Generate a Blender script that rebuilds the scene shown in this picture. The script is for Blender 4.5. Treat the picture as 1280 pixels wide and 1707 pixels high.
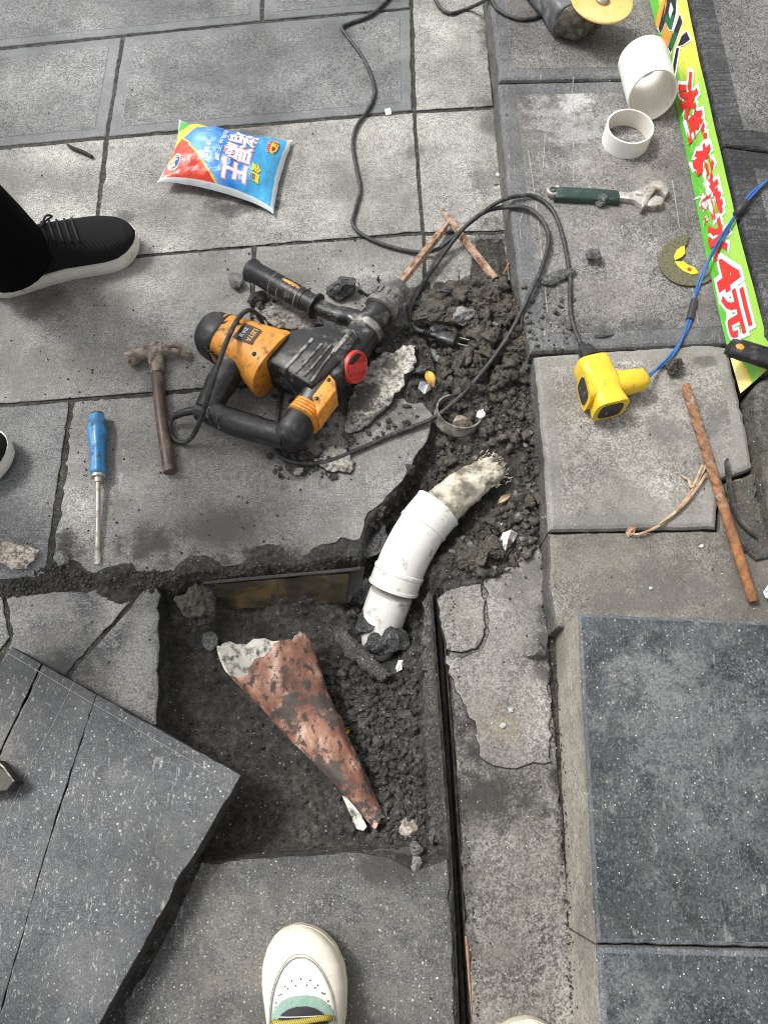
import bpy, bmesh, math, random
import numpy as np
from mathutils import Vector, Matrix, noise as mnoise
from mathutils.bvhtree import BVHTree

for o in list(bpy.data.objects):
    bpy.data.objects.remove(o)
SC = bpy.context.scene
COL = SC.collection
R = math.radians

# ------------------------------------------------------------------ camera, sky, sun, exposure
CAM_H, PITCH, FPX = 1.2, R(21.6), 1290.0
cam_d = bpy.data.cameras.new('camera')
cam_d.sensor_fit = 'VERTICAL'; cam_d.sensor_height = 24.0
cam_d.lens = FPX / 1707.0 * 24.0
cam_d.clip_start = 0.01; cam_d.clip_end = 200.0
cam = bpy.data.objects.new('camera', cam_d); COL.objects.link(cam)
cam.location = (0, 0, CAM_H); cam.rotation_euler = (PITCH, 0, 0)
SC.camera = cam

SUN_EL, SUN_AZ = R(55), R(-62)          # azimuth from +Y towards +X
world = bpy.data.worlds.new('World'); SC.world = world; world.use_nodes = True
wn = world.node_tree; wn.nodes.clear()
sky = wn.nodes.new('ShaderNodeTexSky'); sky.sky_type = 'NISHITA'; sky.sun_disc = False
sky.sun_elevation = SUN_EL; sky.sun_rotation = SUN_AZ
sky.air_density = 1.0; sky.dust_density = 4.0; sky.ozone_density = 1.0
hs = wn.nodes.new('ShaderNodeHueSaturation'); hs.inputs['Saturation'].default_value = 0.06
bg = wn.nodes.new('ShaderNodeBackground'); bg.inputs['Strength'].default_value = 0.112
wo = wn.nodes.new('ShaderNodeOutputWorld')
wn.links.new(sky.outputs[0], hs.inputs['Color']); wn.links.new(hs.outputs[0], bg.inputs['Color'])
wn.links.new(bg.outputs[0], wo.inputs['Surface'])
sun_d = bpy.data.lights.new('sun', 'SUN'); sun_d.energy = 1.5; sun_d.angle = R(13); sun_d.color = (1.0, 0.97, 0.92)
sun = bpy.data.objects.new('sun', sun_d); COL.objects.link(sun)
sd = Vector((math.sin(SUN_AZ) * math.cos(SUN_EL), math.cos(SUN_AZ) * math.cos(SUN_EL), math.sin(SUN_EL)))
sun.rotation_euler = (-sd).to_track_quat('-Z', 'Y').to_euler(); sun.location = sd * 5
vs = SC.view_settings
vs.view_transform = 'Standard'; vs.look = 'None'; vs.gamma = 1.0; vs.use_curve_mapping = False
vs.exposure = 0.82
SC.cycles.use_denoising = True
SC.cycles.filter_width = 1.1
SC.cycles.max_bounces = 6

# ------------------------------------------------------------------ helpers
CP, SP = math.cos(PITCH), math.sin(PITCH)
def P(px, py, z=0.0):
    """point of the place seen at photograph pixel (px, py) on the level z"""
    dx, dy = (px - 640.0) / FPX, -(py - 853.5) / FPX
    d = (dx, dy * CP + SP, dy * SP - CP)
    t = (z - CAM_H) / d[2]
    return Vector((d[0] * t, d[1] * t, z))
def PX(v):
    """inverse of P"""
    x, y, z = v[0], v[1], v[2] - CAM_H
    yc, zc = y * CP + z * SP, -y * SP + z * CP
    return 640 + FPX * x / -zc, 853.5 - FPX * yc / -zc

def tag(o, label=None, cat=None, group=None, kind=None):
    if label: o['label'] = label
    if cat: o['category'] = cat
    if group: o['group'] = group
    if kind: o['kind'] = kind
    return o
def empty(name, loc=(0, 0, 0), **k):
    o = bpy.data.objects.new(name, None); COL.objects.link(o); o.location = loc
    o.empty_display_size = 0.02
    return tag(o, **k)
def mk(name, verts, faces, mat, parent=None, smooth=False, midx=None, uv=None, angle=None, **k):
    me = bpy.data.meshes.new(name)
    me.from_pydata([tuple(v) for v in verts], [], [tuple(f) for f in faces])
    for m in (mat if isinstance(mat, (list, tuple)) else [mat]): me.materials.append(m)
    if midx is not None: me.polygons.foreach_set('material_index', midx)
    if uv is not None:
        l = me.uv_layers.new(name='UVMap')
        li = np.empty(len(me.loops), dtype=np.int32); me.loops.foreach_get('vertex_index', li)
        l.data.foreach_set('uv', np.asarray(uv, dtype=np.float32)[li].ravel())
    if smooth:
        me.polygons.foreach_set('use_smooth', [True] * len(me.polygons))
        if angle: me.set_sharp_from_angle(angle=R(angle))
    me.update()
    return link(name, me, parent, **k)
def link(name, me, parent=None, **k):
    o = bpy.data.objects.new(name, me); COL.objects.link(o)
    if parent is not None:
        o.parent = parent
        loc = Vector((0, 0, 0)); q = parent
        while q is not None: loc += q.location; q = q.parent
        o.location = -loc                       # mesh data is in world coordinates
    return tag(o, **k)

class MB:
    """collects several shapes for one mesh"""
    def __init__(s): s.v, s.f, s.m = [], [], []
    def add(s, vf, m=0):
        v, f = vf; b = len(s.v); s.v += [tuple(x) for x in v]
        s.f += [tuple(i + b for i in q) for q in f]; s.m += [m] * len(f); return s
    def build(s, name, mat, parent=None, **k):
        return mk(name, s.v, s.f, mat, parent, midx=s.m if isinstance(mat, (list, tuple)) else None, **k)

def catmull(pts, n=8):
    pts = [np.asarray(p, float) for p in pts]
    if len(pts) < 3: 
        return [pts[0] + (pts[-1] - pts[0]) * i / n for i in range(n + 1)]
    q = [2 * pts[0] - pts[1]] + pts + [2 * pts[-1] - pts[-2]]
    out = []
    for i in range(1, len(q) - 2):
        a, b, c, d = q[i - 1:i + 3]
        for k in range(n):
            t = k / n
            out.append(0.5 * (2 * b + (c - a) * t + (2 * a - 5 * b + 4 * c - d) * t * t + (3 * b - a - 3 * c + d) * t ** 3))
    out.append(q[-2]); return out

def sweep(pts, ab, n=20, e=2.0, up=(0, 0, 1), cap=True, dome=0.0, phase=0.0):
    """tube along pts; ab = half sizes (lateral, along up), one pair or one per point; e = superellipse power"""
    pts = [Vector(p) for p in pts]; N = len(pts)
    if not isinstance(ab[0], (list, tuple)): ab = [ab] * N
    up = Vector(up); V, F = [], []
    for i, p in enumerate(pts):
        t = (pts[min(i + 1, N - 1)] - pts[max(i - 1, 0)]).normalized()
        u = up
        if abs(t.dot(u)) > 0.97: u = Vector((0, 1, 0)) if abs(t.y) < 0.9 else Vector((1, 0, 0))
        s = t.cross(u).normalized(); w = s.cross(t).normalized()
        a, b = ab[i]
        for k in range(n):
            th = 2 * math.pi * k / n + phase; c, q = math.cos(th), math.sin(th)
            x = math.copysign(abs(c) ** (2 / e), c) * a; y = math.copysign(abs(q) ** (2 / e), q) * b
            V.append(p + s * x + w * y)
    for i in range(N - 1):
        for k in range(n):
            k2 = (k + 1) % n
            F.append((i * n + k, i * n + k2, (i + 1) * n + k2, (i + 1) * n + k))
    if cap:
        t0 = (pts[0] - pts[1]).normalized(); t1 = (pts[-1] - pts[-2]).normalized()
        V.append(pts[0] + t0 * dome); c0 = len(V) - 1
        V.append(pts[-1] + t1 * dome); c1 = len(V) - 1
        for k in range(n):
            k2 = (k + 1) % n
            F.append((c0, k2, k)); F.append((c1, (N - 1) * n + k, (N - 1) * n + k2))
    return V, F
def tube(pts, r, n=10, sub=8, cap=True, up=(0, 0, 1)):
    """round tube through control points, r one radius or one per control point"""
    P_ = catmull(pts, sub)
    if isinstance(r, (int, float)): rr = [r] * len(P_)
    else: rr = list(np.interp(np.linspace(0, len(pts) - 1, len(P_)), range(len(pts)), r))
    # parallel transport
    P_ = [Vector(p) for p in P_]; N = len(P_); V, F = [], []
    t = (P_[1] - P_[0]).normalized(); s = t.orthogonal().normalized()
    for i in range(N):
        t = (P_[min(i + 1, N - 1)] - P_[max(i - 1, 0)]).normalized()
        s = (s - t * s.dot(t)).normalized(); w = t.cross(s)
        for k in range(n):
            th = 2 * math.pi * k / n
            V.append(P_[i] + (s * math.cos(th) + w * math.sin(th)) * rr[i])
    for i in range(N - 1):
        for k in range(n):
            k2 = (k + 1) % n
            F.append((i * n + k, i * n + k2, (i + 1) * n + k2, (i + 1) * n + k))
    if cap:
        F.append(tuple(range(n - 1, -1, -1))); F.append(tuple((N - 1) * n + k for k in range(n)))
    return V, F
def lathe(prof, origin, axis, n=28, cap=True):
    """prof = [(distance along axis, radius)]"""
    ax = Vector(axis).normalized(); s = ax.orthogonal().normalized(); w = ax.cross(s); o = Vector(origin)
    V, F = [], []
    for d, r in prof:
        for k in range(n):
            th = 2 * math.pi * k / n
            V.append(o + ax * d + (s * math.cos(th) + w * math.sin(th)) * r)
    N = len(prof)
    for i in range(N - 1):
        for k in range(n):
            k2 = (k + 1) % n
            F.append((i * n + k, i * n + k2, (i + 1) * n + k2, (i + 1) * n + k))
    if cap:
        F.append(tuple(range(n - 1, -1, -1))); F.append(tuple((N - 1) * n + k for k in range(n)))
    return V, F
def box(c, x, y, z):
    """box about c with half-axis vectors x, y, z"""
    c, x, y, z = map(Vector, (c, x, y, z))
    V = [c + x * i + y * j + z * k for k in (-1, 1) for j in (-1, 1) for i in (-1, 1)]
    return V, [(0, 2, 3, 1), (4, 5, 7, 6), (0, 1, 5, 4), (2, 6, 7, 3), (0, 4, 6, 2), (1, 3, 7, 5)]

def offset_poly(pts, d):
    """inward offset of a counter-clockwise polygon of 2-D points"""
    n = len(pts); out = []
    for i in range(n):
        a, b, c = (np.asarray(pts[j % n], float) for j in (i - 1, i, i + 1))
        e1 = b - a; e1 /= np.linalg.norm(e1) + 1e-12; e2 = c - b; e2 /= np.linalg.norm(e2) + 1e-12
        n1 = np.array((-e1[1], e1[0])); n2 = np.array((-e2[1], e2[0]))
        m = n1 + n2; L = np.dot(m, m)
        m = m * (2 / L) if L > 0.3 else n1
        out.append(b + m * d)
    return out
def area2(p): return sum(p[i][0] * p[(i + 1) % len(p)][1] - p[(i + 1) % len(p)][0] * p[i][1] for i in range(len(p)))

def prism(corners, z, thick, bevel=0.0024, step=0.012, jit=0.00055, margin=0.0, mdrop=0.0008, seed=0, zf=None, round_=0):
    """slab with worn edges. corners: world xy; returns verts, faces, material index (0 top, 1 margin, 2 sides)"""
    rnd = random.Random(seed)
    c = [(p[0], p[1]) for p in corners]
    if area2(c) < 0: c = c[::-1]
    rings_c = [c, c, offset_poly(c, bevel * 0.35), offset_poly(c, bevel)]
    zs = [-thick, -bevel, -bevel * 0.3, 0.0]
    if margin: rings_c += [offset_poly(c, margin), offset_poly(c, margin + 0.0012)]; zs += [0.0, mdrop]
    n = len(c); segs = []
    for i in range(n):
        L = math.dist(c[i], c[(i + 1) % n]); segs.append(max(1, int(L / step)))
    tot = sum(segs); V, F, M = [], [], []
    j = [[rnd.gauss(0, jit), rnd.gauss(0, jit)] for _ in range(tot)]
    # occasional chips along the edge
    chips = [0.0] * tot
    for _ in range(int(tot * 0.05) + 1):
        k = rnd.randrange(tot); r_ = rnd.random() * jit * (5 if not margin or margin > .01 else 1.2)
        for d in (-1, 0, 1): chips[(k + d) % tot] += r_ * (1 if d == 0 else .5)
    cen = np.mean(np.array(c), axis=0)
    for ri, (rc, zz) in enumerate(zip(rings_c, zs)):
        k = 0
        for i in range(n):
            a, b = np.asarray(rc[i]), np.asarray(rc[(i + 1) % n])
            ed = (b - a) / (np.linalg.norm(b - a) + 1e-12); nn = np.array((-ed[1], ed[0]))
            for s in range(segs[i]):
                p = a + (b - a) * s / segs[i]
                w = 1.0 if ri < 4 else 0.25
                p = p + np.array(j[k]) * w + (nn * chips[k] * (1 if ri in (1, 2, 3) else 0) if s else 0)
                zo = z + zz
                if zf: zo = zf(p[0], p[1]) + zz
                V.append((p[0], p[1], zo)); k += 1
    nr = len(rings_c)
    for ri in range(nr - 1):
        for k in range(tot):
            k2 = (k + 1) % tot
            F.append((ri * tot + k, ri * tot + k2, (ri + 1) * tot + k2, (ri + 1) * tot + k))
            M.append(2 if ri == 0 else (1 if (margin and ri >= 3) else (1 if margin else (2 if ri == 1 else 0))))
    F.append(tuple((nr - 1) * tot + k for k in range(tot))); M.append(0)
    return V, F, M

# value noise on numpy arrays
_rs = np.random.RandomState(7); _lat = _rs.rand(256, 256)
def vnoise(x, y):
    xi, yi = np.floor(x).astype(int), np.floor(y).astype(int); fx, fy = x - xi, y - yi
    fx = fx * fx * (3 - 2 * fx); fy = fy * fy * (3 - 2 * fy)
    g = lambda a, b: _lat[a & 255, b & 255]
    return (g(xi, yi) * (1 - fx) + g(xi + 1, yi) * fx) * (1 - fy) + (g(xi, yi + 1) * (1 - fx) + g(xi + 1, yi + 1) * fx) * fy
def fbm(x, y, s, o=4, g=0.5):
    r, a, t = 0, 1.0, 0
    for i in range(o):
        r = r + a * (vnoise(x * s + 17.3 * i, y * s - 9.1 * i) - 0.5); t += a; a *= g; s *= 2.03
    return r / t * 2
def in_poly(x, y, poly):
    c = np.zeros(np.shape(x), bool); n = len(poly)
    for i in range(n):
        x1, y1 = poly[i][:2]; x2, y2 = poly[(i + 1) % n][:2]
        if y1 == y2: continue
        t = ((y1 > y) != (y2 > y)) & (x < (x2 - x1) * (y - y1) / (y2 - y1) + x1); c ^= t
    return c
def poly_dist(x, y, poly):
    d = np.full(np.shape(x), 1e9); n = len(poly)
    for i in range(n):
        x1, y1 = poly[i][:2]; x2, y2 = poly[(i + 1) % n][:2]
        L = (x2 - x1) ** 2 + (y2 - y1) ** 2 + 1e-15
        t = np.clip(((x - x1) * (x2 - x1) + (y - y1) * (y2 - y1)) / L, 0, 1)
        d = np.minimum(d, np.hypot(x - x1 - t * (x2 - x1), y - y1 - t * (y2 - y1)))
    return d
def PP(l, z=0.0): return [P(a, b, z) for a, b in l]

# ------------------------------------------------------------------ material helpers
class NT:
    def __init__(s, name):
        s.m = bpy.data.materials.new(name); s.m.use_nodes = True
        s.t = s.m.node_tree; s.t.nodes.clear()
        s.out = s.t.nodes.new('ShaderNodeOutputMaterial'); s.b = s.t.nodes.new('ShaderNodeBsdfPrincipled')
        s.t.links.new(s.b.outputs[0], s.out.inputs['Surface'])
        s._pos = None
    def n(s, typ, ins=None, **props):
        nd = s.t.nodes.new('ShaderNode' + typ)
        for k, v in props.items(): setattr(nd, k, v)
        for k, v in (ins or {}).items(): s.set(nd.inputs[k], v)
        return nd
    def set(s, sock, v):
        if isinstance(v, bpy.types.NodeSocket): s.t.links.new(v, sock)
        elif isinstance(v, bpy.types.Node): s.t.links.new(v.outputs[0], sock)
        else:
            if hasattr(sock.default_value, '__len__') and isinstance(v, (tuple, list)) and len(v) == 3 and len(sock.default_value) == 4: v = (*v, 1)
            sock.default_value = v
    def pos(s):
        if s._pos is None: s._pos = s.n('TexCoord').outputs['Object']
        return s._pos
    def noise(s, scale, detail=3, rough=0.55, vec=None, dist=0.0):
        return s.n('TexNoise', {'Vector': vec if vec is not None else s.pos(), 'Scale': scale, 'Detail': detail, 'Roughness': rough, 'Distortion': dist}).outputs['Fac']
    def ramp(s, fac, stops, interp='LINEAR'):
        nd = s.t.nodes.new('ShaderNodeValToRGB'); cr = nd.color_ramp; cr.interpolation = interp
        for i, (p, c) in enumerate(stops):
            e = cr.elements[i] if i < 2 else cr.elements.new(p)
            e.position = p; e.color = (c, c, c, 1) if isinstance(c, (int, float)) else (*c, 1)
        s.set(nd.inputs[0], fac); return nd.outputs['Color']
    def mix(s, fac, a, b, mode='MIX'):
        nd = s.t.nodes.new('ShaderNodeMix'); nd.data_type = 'RGBA'; nd.blend_type = mode
        s.set(nd.inputs[0], fac); s.set(nd.inputs[6], a); s.set(nd.inputs[7], b); return nd.outputs[2]
    def math(s, op, a, b=0.0, clamp=False):
        nd = s.t.nodes.new('ShaderNodeMath'); nd.operation = op; nd.use_clamp = clamp
        s.set(nd.inputs[0], a); s.set(nd.inputs[1], b); return nd.outputs[0]
    def mapv(s, vec=None, loc=(0, 0, 0), rot=(0, 0, 0), scale=(1, 1, 1)):
        return s.n('Mapping', {'Vector': vec if vec is not None else s.pos(), 'Location': loc, 'Rotation': rot, 'Scale': scale}).outputs[0]
    def bump(s, h, strength=0.5, dist=0.001, normal=None):
        i = {'Height': h, 'Strength': strength, 'Distance': dist}
        if normal is not None: i['Normal'] = normal
        return s.n('Bump', i).outputs[0]
    def fin(s, color=None, rough=None, normal=None, metal=None, spec=None, **k):
        for nm, v in (('Base Color', color), ('Roughness', rough), ('Normal', normal), ('Metallic', metal), ('Specular IOR Level', spec), *k.items()):
            if v is not None: s.set(s.b.inputs[nm], v)
        return s.m

def stain_mask(t, px, py, r, wob=0.5, z=0.0, sx=1.0, sy=1.0, scale=28):
    c = P(px, py, z)
    v = t.n('VectorMath', {0: t.pos(), 1: tuple(c)}, operation='SUBTRACT').outputs[0]
    v = t.n('VectorMath', {0: v, 1: (1 / (r * sx), 1 / (r * sy), 0)}, operation='MULTIPLY').outputs[0]
    d = t.n('VectorMath', {0: v}, operation='LENGTH').outputs['Value']
    d = t.math('ADD', d, t.math('MULTIPLY', t.math('SUBTRACT', t.noise(scale, 6, 0.68), 0.5), wob * 4 + .6))
    d = t.math('ADD', d, t.math('MULTIPLY', t.math('SUBTRACT', t.noise(260, 3, 0.6), 0.5), 1.2))
    return t.ramp(d, [(0.35, 1.0), (1.05, 0.0)])

def stone(name, dark, mid, light, grain=240, blotch=22, contrast=1.0, white=0.3, scratch=0.0, stains=(), bump=0.5, rough=0.75, pits=0.3, warm=None, streak=0.0):
    t = NT(name)
    g1 = t.noise(grain * 2.1, 2, 0.6); g2 = t.noise(grain * 0.62, 4, 0.68); b1 = t.noise(blotch, 5, 0.6); b2 = t.noise(blotch * 0.22, 3, 0.5)
    f = t.math('ADD', t.math('MULTIPLY', g1, 0.58), t.math('MULTIPLY', g2, 0.32))
    f = t.math('ADD', f, t.math('MULTIPLY', b1, 0.10))
    w = 0.088 / contrast
    col = t.ramp(f, [(0.5 - w, dark), (0.5 - w * 0.1, mid), (0.5 + w, light)])
    col = t.mix(t.ramp(b1, [(0.40, 0.0), (0.72, 0.35)]), col, t.mix(0.5, mid, light))
    fleck = t.ramp(t.noise(grain * 1.7, 3, 0.65, vec=t.mapv(loc=(11, 4, 0))), [(0.42, 0.30), (0.60, 1.0)])
    col = t.mix(t.ramp(b2, [(0.35, 0.6), (0.55, 0.0)]), col, dark)
    if warm: col = t.mix(t.ramp(t.noise(blotch * 0.5, 4, 0.6, vec=t.mapv(loc=(3, 1, 0))), [(0.46, 0.0), (0.72, 0.8)]) if False else t.math('MULTIPLY', fleck, t.ramp(t.noise(blotch * 0.5, 5, 0.65, vec=t.mapv(loc=(3, 1, 0))), [(0.42, 0.0), (0.66, 1.0)])), col, warm)
    if pits:
        v = t.n('TexVoronoi', {'Vector': t.pos(), 'Scale': grain * 0.55, 'Randomness': 1.0}, feature='F1')
        pm = t.math('MULTIPLY', t.ramp(v.outputs['Distance'], [(0.12, 1.0), (0.3, 0.0)]), t.ramp(t.noise(blotch * 1.7, 3, 0.5, vec=t.mapv(loc=(5, 5, 0))), [(0.48, 0.0), (0.62, pits)]))
        col = t.mix(pm, col, tuple(c * 0.35 for c in dark))
    if white:
        v = t.n('TexVoronoi', {'Vector': t.mapv(loc=(9, 2, 0)), 'Scale': 210, 'Randomness': 1.0}, feature='F1')
        sz = t.n('SeparateColor', {0: v.outputs['Color']})
        thr = t.math('MULTIPLY', t.math('POWER', sz.outputs[0], 5.0), 0.34)
        wm = t.math('MULTIPLY', t.math('LESS_THAN', v.outputs['Distance'], thr), t.ramp(t.noise(9, 3, 0.6, vec=t.mapv(loc=(1, 7, 0))), [(0.35, 0.15), (0.65, 1.0)]))
        col = t.mix(t.math('MULTIPLY', wm, white), col, (0.62, 0.61, 0.58))
        for ro, lo in ((0.7, 0), (2.1, 5)):
            v2 = t.noise(230, 2, 0.6, vec=t.mapv(loc=(lo, lo, 0), rot=(0, 0, ro), scale=(1, 0.5, 1)))
            col = t.mix(t.math('MULTIPLY', t.ramp(v2, [(0.64, 0.0), (0.70, 1.0)]), white * 0.5), col, (0.5, 0.49, 0.46))
    if scratch:
        for a, lc in ((0.45, 0), (-1.1, 3), (1.5, 6)):
            nz = t.noise(60, 0, 0.4, vec=t.mapv(loc=(lc, lc, 0), rot=(0, 0, a), scale=(1.0, 0.03, 1)))
            ln = t.ramp(t.math('ABSOLUTE', t.math('SUBTRACT', nz, 0.5)), [(0.0, 1.0), (0.010, 0.0)])
            mk_ = t.ramp(t.noise(30, 3, 0.6, vec=t.mapv(loc=(lc + 2, 4, 0))), [(0.58, 0.0), (0.64, 1.0)])
            col = t.mix(t.math('MULTIPLY', t.math('MULTIPLY', ln, mk_), scratch), col, (0.55, 0.54, 0.52))
    if streak:
        nz = t.noise(60, 3, 0.6, vec=t.mapv(rot=(0, 0, R(-7)), scale=(0.25, 6, 1)))
        col = t.mix(t.ramp(nz, [(0.42, 0.0), (0.6, streak)]), col, dark)
    col = t.mix(1.0, col, t.ramp(t.noise(3.2, 3, 0.55, vec=t.mapv(loc=(7, 3, 0))), [(0.34, 0.68), (0.64, 1.16)]), 'MULTIPLY')
    col = t.mix(1.0, col, t.ramp(t.noise(14, 5, 0.62, vec=t.mapv(loc=(2, 13, 0))), [(0.32, 0.80), (0.66, 1.14)]), 'MULTIPLY')
    for st in stains:
        m = stain_mask(t, *st[0])
        if sum(st[1]) / 3 > 0.14: m = t.math('MULTIPLY', m, fleck)
        col = t.mix(t.math('MULTIPLY', m, st[2]), col, st[1])
    h = t.math('ADD', t.math('MULTIPLY', g1, 0.6), t.math('MULTIPLY', g2, 1.0))
    if streak: h = t.math('ADD', h, t.math('MULTIPLY', nz, 2.0))
    rg = t.ramp(b1, [(0.3, rough - 0.12), (0.7, rough + 0.1)])
    return t.fin(col, rg, t.bump(h, bump, 0.0022), spec=0.3)

def plain(name, col, rough=0.5, metal=0.0, var=0.15, scale=60, bump=0.1, dirt=None, dirt_amt=0.0, dirt_scale=25, spec=0.5, dirt_thr=0.5, **k):
    t = NT(name); n1 = t.noise(scale, 4, 0.6)
    c = t.mix(t.ramp(n1, [(0.3, 0.0), (0.7, 1.0)]), tuple(x * (1 - var) for x in col), tuple(min(1, x * (1 + var)) for x in col))
    r = t.ramp(n1, [(0.3, max(0.05, rough - 0.1)), (0.7, min(1, rough + 0.1))])
    if dirt:
        n2 = t.noise(dirt_scale, 6, 0.68, vec=t.mapv(loc=(2, 3, 1)))
        m = t.ramp(n2, [(dirt_thr - 0.04, 0.0), (dirt_thr + 0.12, dirt_amt)])
        c = t.mix(m, c, dirt); r = t.mix(m, r, (0.9, 0.9, 0.9))
    return t.fin(c, r, t.bump(t.noise(scale * 4, 3, 0.6), bump, 0.001), metal=metal, spec=spec, **k)
# ================================================================== stone and soil materials
WET = (0.030, 0.029, 0.028)
m_light = stone('pale_bush_hammered_stone', (0.145, 0.141, 0.13), (0.30, 0.292, 0.272), (0.52, 0.507, 0.475), grain=175, contrast=1.1, white=0.2, pits=0.5, bump=0.6,
    stains=[((805, 300, .05, .6), WET, .55), ((818, 60, .055, .6, 0, .6, 2.2), (0.05, .048, .046), .7), ((820, 420, .06, .7, 0, .7, 1.5), (0.04, .038, .036), .8),
            ((400, 345, .05, .9, 0, 1.6, .5), (0.05, .048, .045), .8), ((212, 362, .022, .4), (0.09, .087, .083), .8), ((420, 222, .03, .6, 0, 1.5, .5), (0.07, .067, .064), .7),
            ((690, 250, .03, .6), (0.08, .078, .075), .6), ((815, 200, .05, .7, 0, .5, 1.6), (.07, .066, .063), .6)])
m_grey = stone('grey_worn_stone', (0.085, 0.088, 0.09), (0.172, 0.176, 0.177), (0.31, 0.312, 0.31), grain=190, contrast=1.0, white=0.25, pits=0.3, scratch=0.25, bump=0.4,
    stains=[((108, 40, .02, .4), (0.10, .09, .08), .6), ((215, 180, .03, .8), (0.09, .085, .08), .6)])
m_margin = stone('smooth_sawn_margin', (0.12, 0.125, 0.13), (0.175, 0.18, 0.184), (0.25, 0.255, 0.258), grain=260, contrast=0.8, white=0.25, pits=0, scratch=0.4, bump=0.15)
m_mid = stone('grey_stone_with_dirt', (0.115, 0.113, 0.108), (0.245, 0.241, 0.23), (0.44, 0.432, 0.41), grain=200, contrast=1.1, white=0.5, pits=0.3, scratch=0.5, bump=0.4, warm=(0.225, 0.212, 0.19),
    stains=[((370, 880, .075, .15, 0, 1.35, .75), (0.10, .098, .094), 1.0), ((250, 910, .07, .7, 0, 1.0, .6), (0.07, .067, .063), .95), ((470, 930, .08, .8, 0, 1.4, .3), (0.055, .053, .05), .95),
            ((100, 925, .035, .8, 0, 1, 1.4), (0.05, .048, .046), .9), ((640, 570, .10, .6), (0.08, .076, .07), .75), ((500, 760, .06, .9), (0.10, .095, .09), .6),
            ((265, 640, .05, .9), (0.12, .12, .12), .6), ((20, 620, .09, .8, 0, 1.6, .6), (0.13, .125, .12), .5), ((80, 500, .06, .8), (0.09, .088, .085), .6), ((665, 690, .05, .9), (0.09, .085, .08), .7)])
m_dark = stone('dark_blue_grey_stone', (0.042, 0.046, 0.051), (0.071, 0.077, 0.084), (0.15, 0.159, 0.166), grain=190, contrast=0.8, white=0.9, pits=0.1, scratch=0.4, bump=0.3, rough=0.62,
    warm=(0.15, 0.15, 0.145), stains=[((195, 1290, .02, .5, .05), (0.22, .215, .20), .7), ((0, 1255, .04, .6, .05), (0.24, .225, .20), .7), ((10, 1470, .03, .8, .05), (0.2, .19, .18), .5)])
m_front = stone('stained_grey_stone', (0.040, 0.042, 0.045), (0.085, 0.088, 0.092), (0.21, 0.208, 0.20), grain=190, contrast=0.9, white=0.9, pits=0.2, scratch=0.3, bump=0.35, warm=(0.165, 0.157, 0.138),
    stains=[((400, 1590, .055, .9, 0, .9, 1.6), (0.26, .245, .215), .6), ((650, 1530, .07, .9, 0, 1.2, .8), (0.22, .21, .18), .5), ((655, 1445, .05, .6, 0, 1.6, .6), (0.045, .042, .04), .8)])
m_cracked = stone('cracked_stone_with_lime', (0.075, 0.080, 0.085), (0.15, 0.155, 0.158), (0.37, 0.36, 0.34), grain=150, contrast=1.1, white=0.5, pits=0.35, scratch=0.3, bump=0.45, warm=(0.33, 0.32, 0.295),
    stains=[((190, 1020, .04, .4, 0, .7, 1.2), (0.50, .485, .45), .95), ((225, 1110, .06, .6, 0, .7, 1.6), (0.42, .41, .38), .9), ((60, 1010, .05, .8, 0, 1.4, .7), (0.36, .35, .325), .7), ((110, 1105, .05, .7, 0, 1.5, .5), (0.05, .05, .05), .7)])
m_side = stone('broken_stone_side', (0.02, 0.0195, 0.019), (0.045, 0.043, 0.041), (0.12, 0.115, 0.11), grain=150, contrast=1.0, white=0.2, pits=0.4, bump=0.9, rough=0.85)
m_kerb = stone('pitted_kerb_stone', (0.060, 0.058, 0.056), (0.165, 0.160, 0.155), (0.36, 0.35, 0.335), grain=210, contrast=1.5, white=0.2, pits=0.5, bump=0.8, warm=(0.19, 0.175, 0.165),
    stains=[((962, 168, .04, .8, .07), (0.62, .62, .61), .9), ((945, 205, .085, 1.0, .07), (0.48, .48, .47), .7), ((1085, 300, .04, 1.0, .07), (0.33, .31, .27), .6), ((875, 350, .03, 1.2, .07, .5, 1.6), (0.5, .5, .49), .45), ((905, 500, .05, 1.0, .07), (0.06, .057, .054), .7), ((1010, 560, .09, .8, .07, 2, .4), (0.06, .058, .056), .6)])
m_kmargin = stone('smooth_kerb_margin', (0.075, 0.076, 0.078), (0.125, 0.127, 0.13), (0.22, 0.222, 0.225), grain=220, contrast=0.9, white=0.35, pits=0.1, scratch=0.5, bump=0.2)
m_kside = stone('kerb_riser', (0.05, 0.048, 0.045), (0.11, 0.106, 0.10), (0.21, 0.205, 0.19), grain=150, contrast=1.0, white=0.2, pits=0.2, bump=0.6)
m_klight = stone('pale_kerb_stone', (0.165, 0.157, 0.142), (0.315, 0.30, 0.273), (0.54, 0.52, 0.48), grain=165, contrast=1.3, white=0.2, pits=0.25, bump=0.5, warm=(0.22, 0.205, 0.185),
    stains=[((1190, 690, .05, .6, .07), (0.11, .105, .10), .7), ((1175, 600, .025, .6, .07), (0.09, .087, .083), .7), ((1110, 720, .04, .8, .07), (0.13, .125, .118), .6), ((1165, 850, .05, .8, .07), (0.16, .145, .13), .7), ((1085, 850, .09, .9, .07, 2, .5), (0.24, .22, .195), .5)])
m_klmargin = stone('smooth_pale_kerb_margin', (0.20, 0.192, 0.178), (0.29, 0.279, 0.258), (0.41, 0.397, 0.37), grain=230, contrast=0.9, white=0.3, pits=0.1, scratch=0.2, bump=0.25, warm=(0.21, .198, .18))
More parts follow.
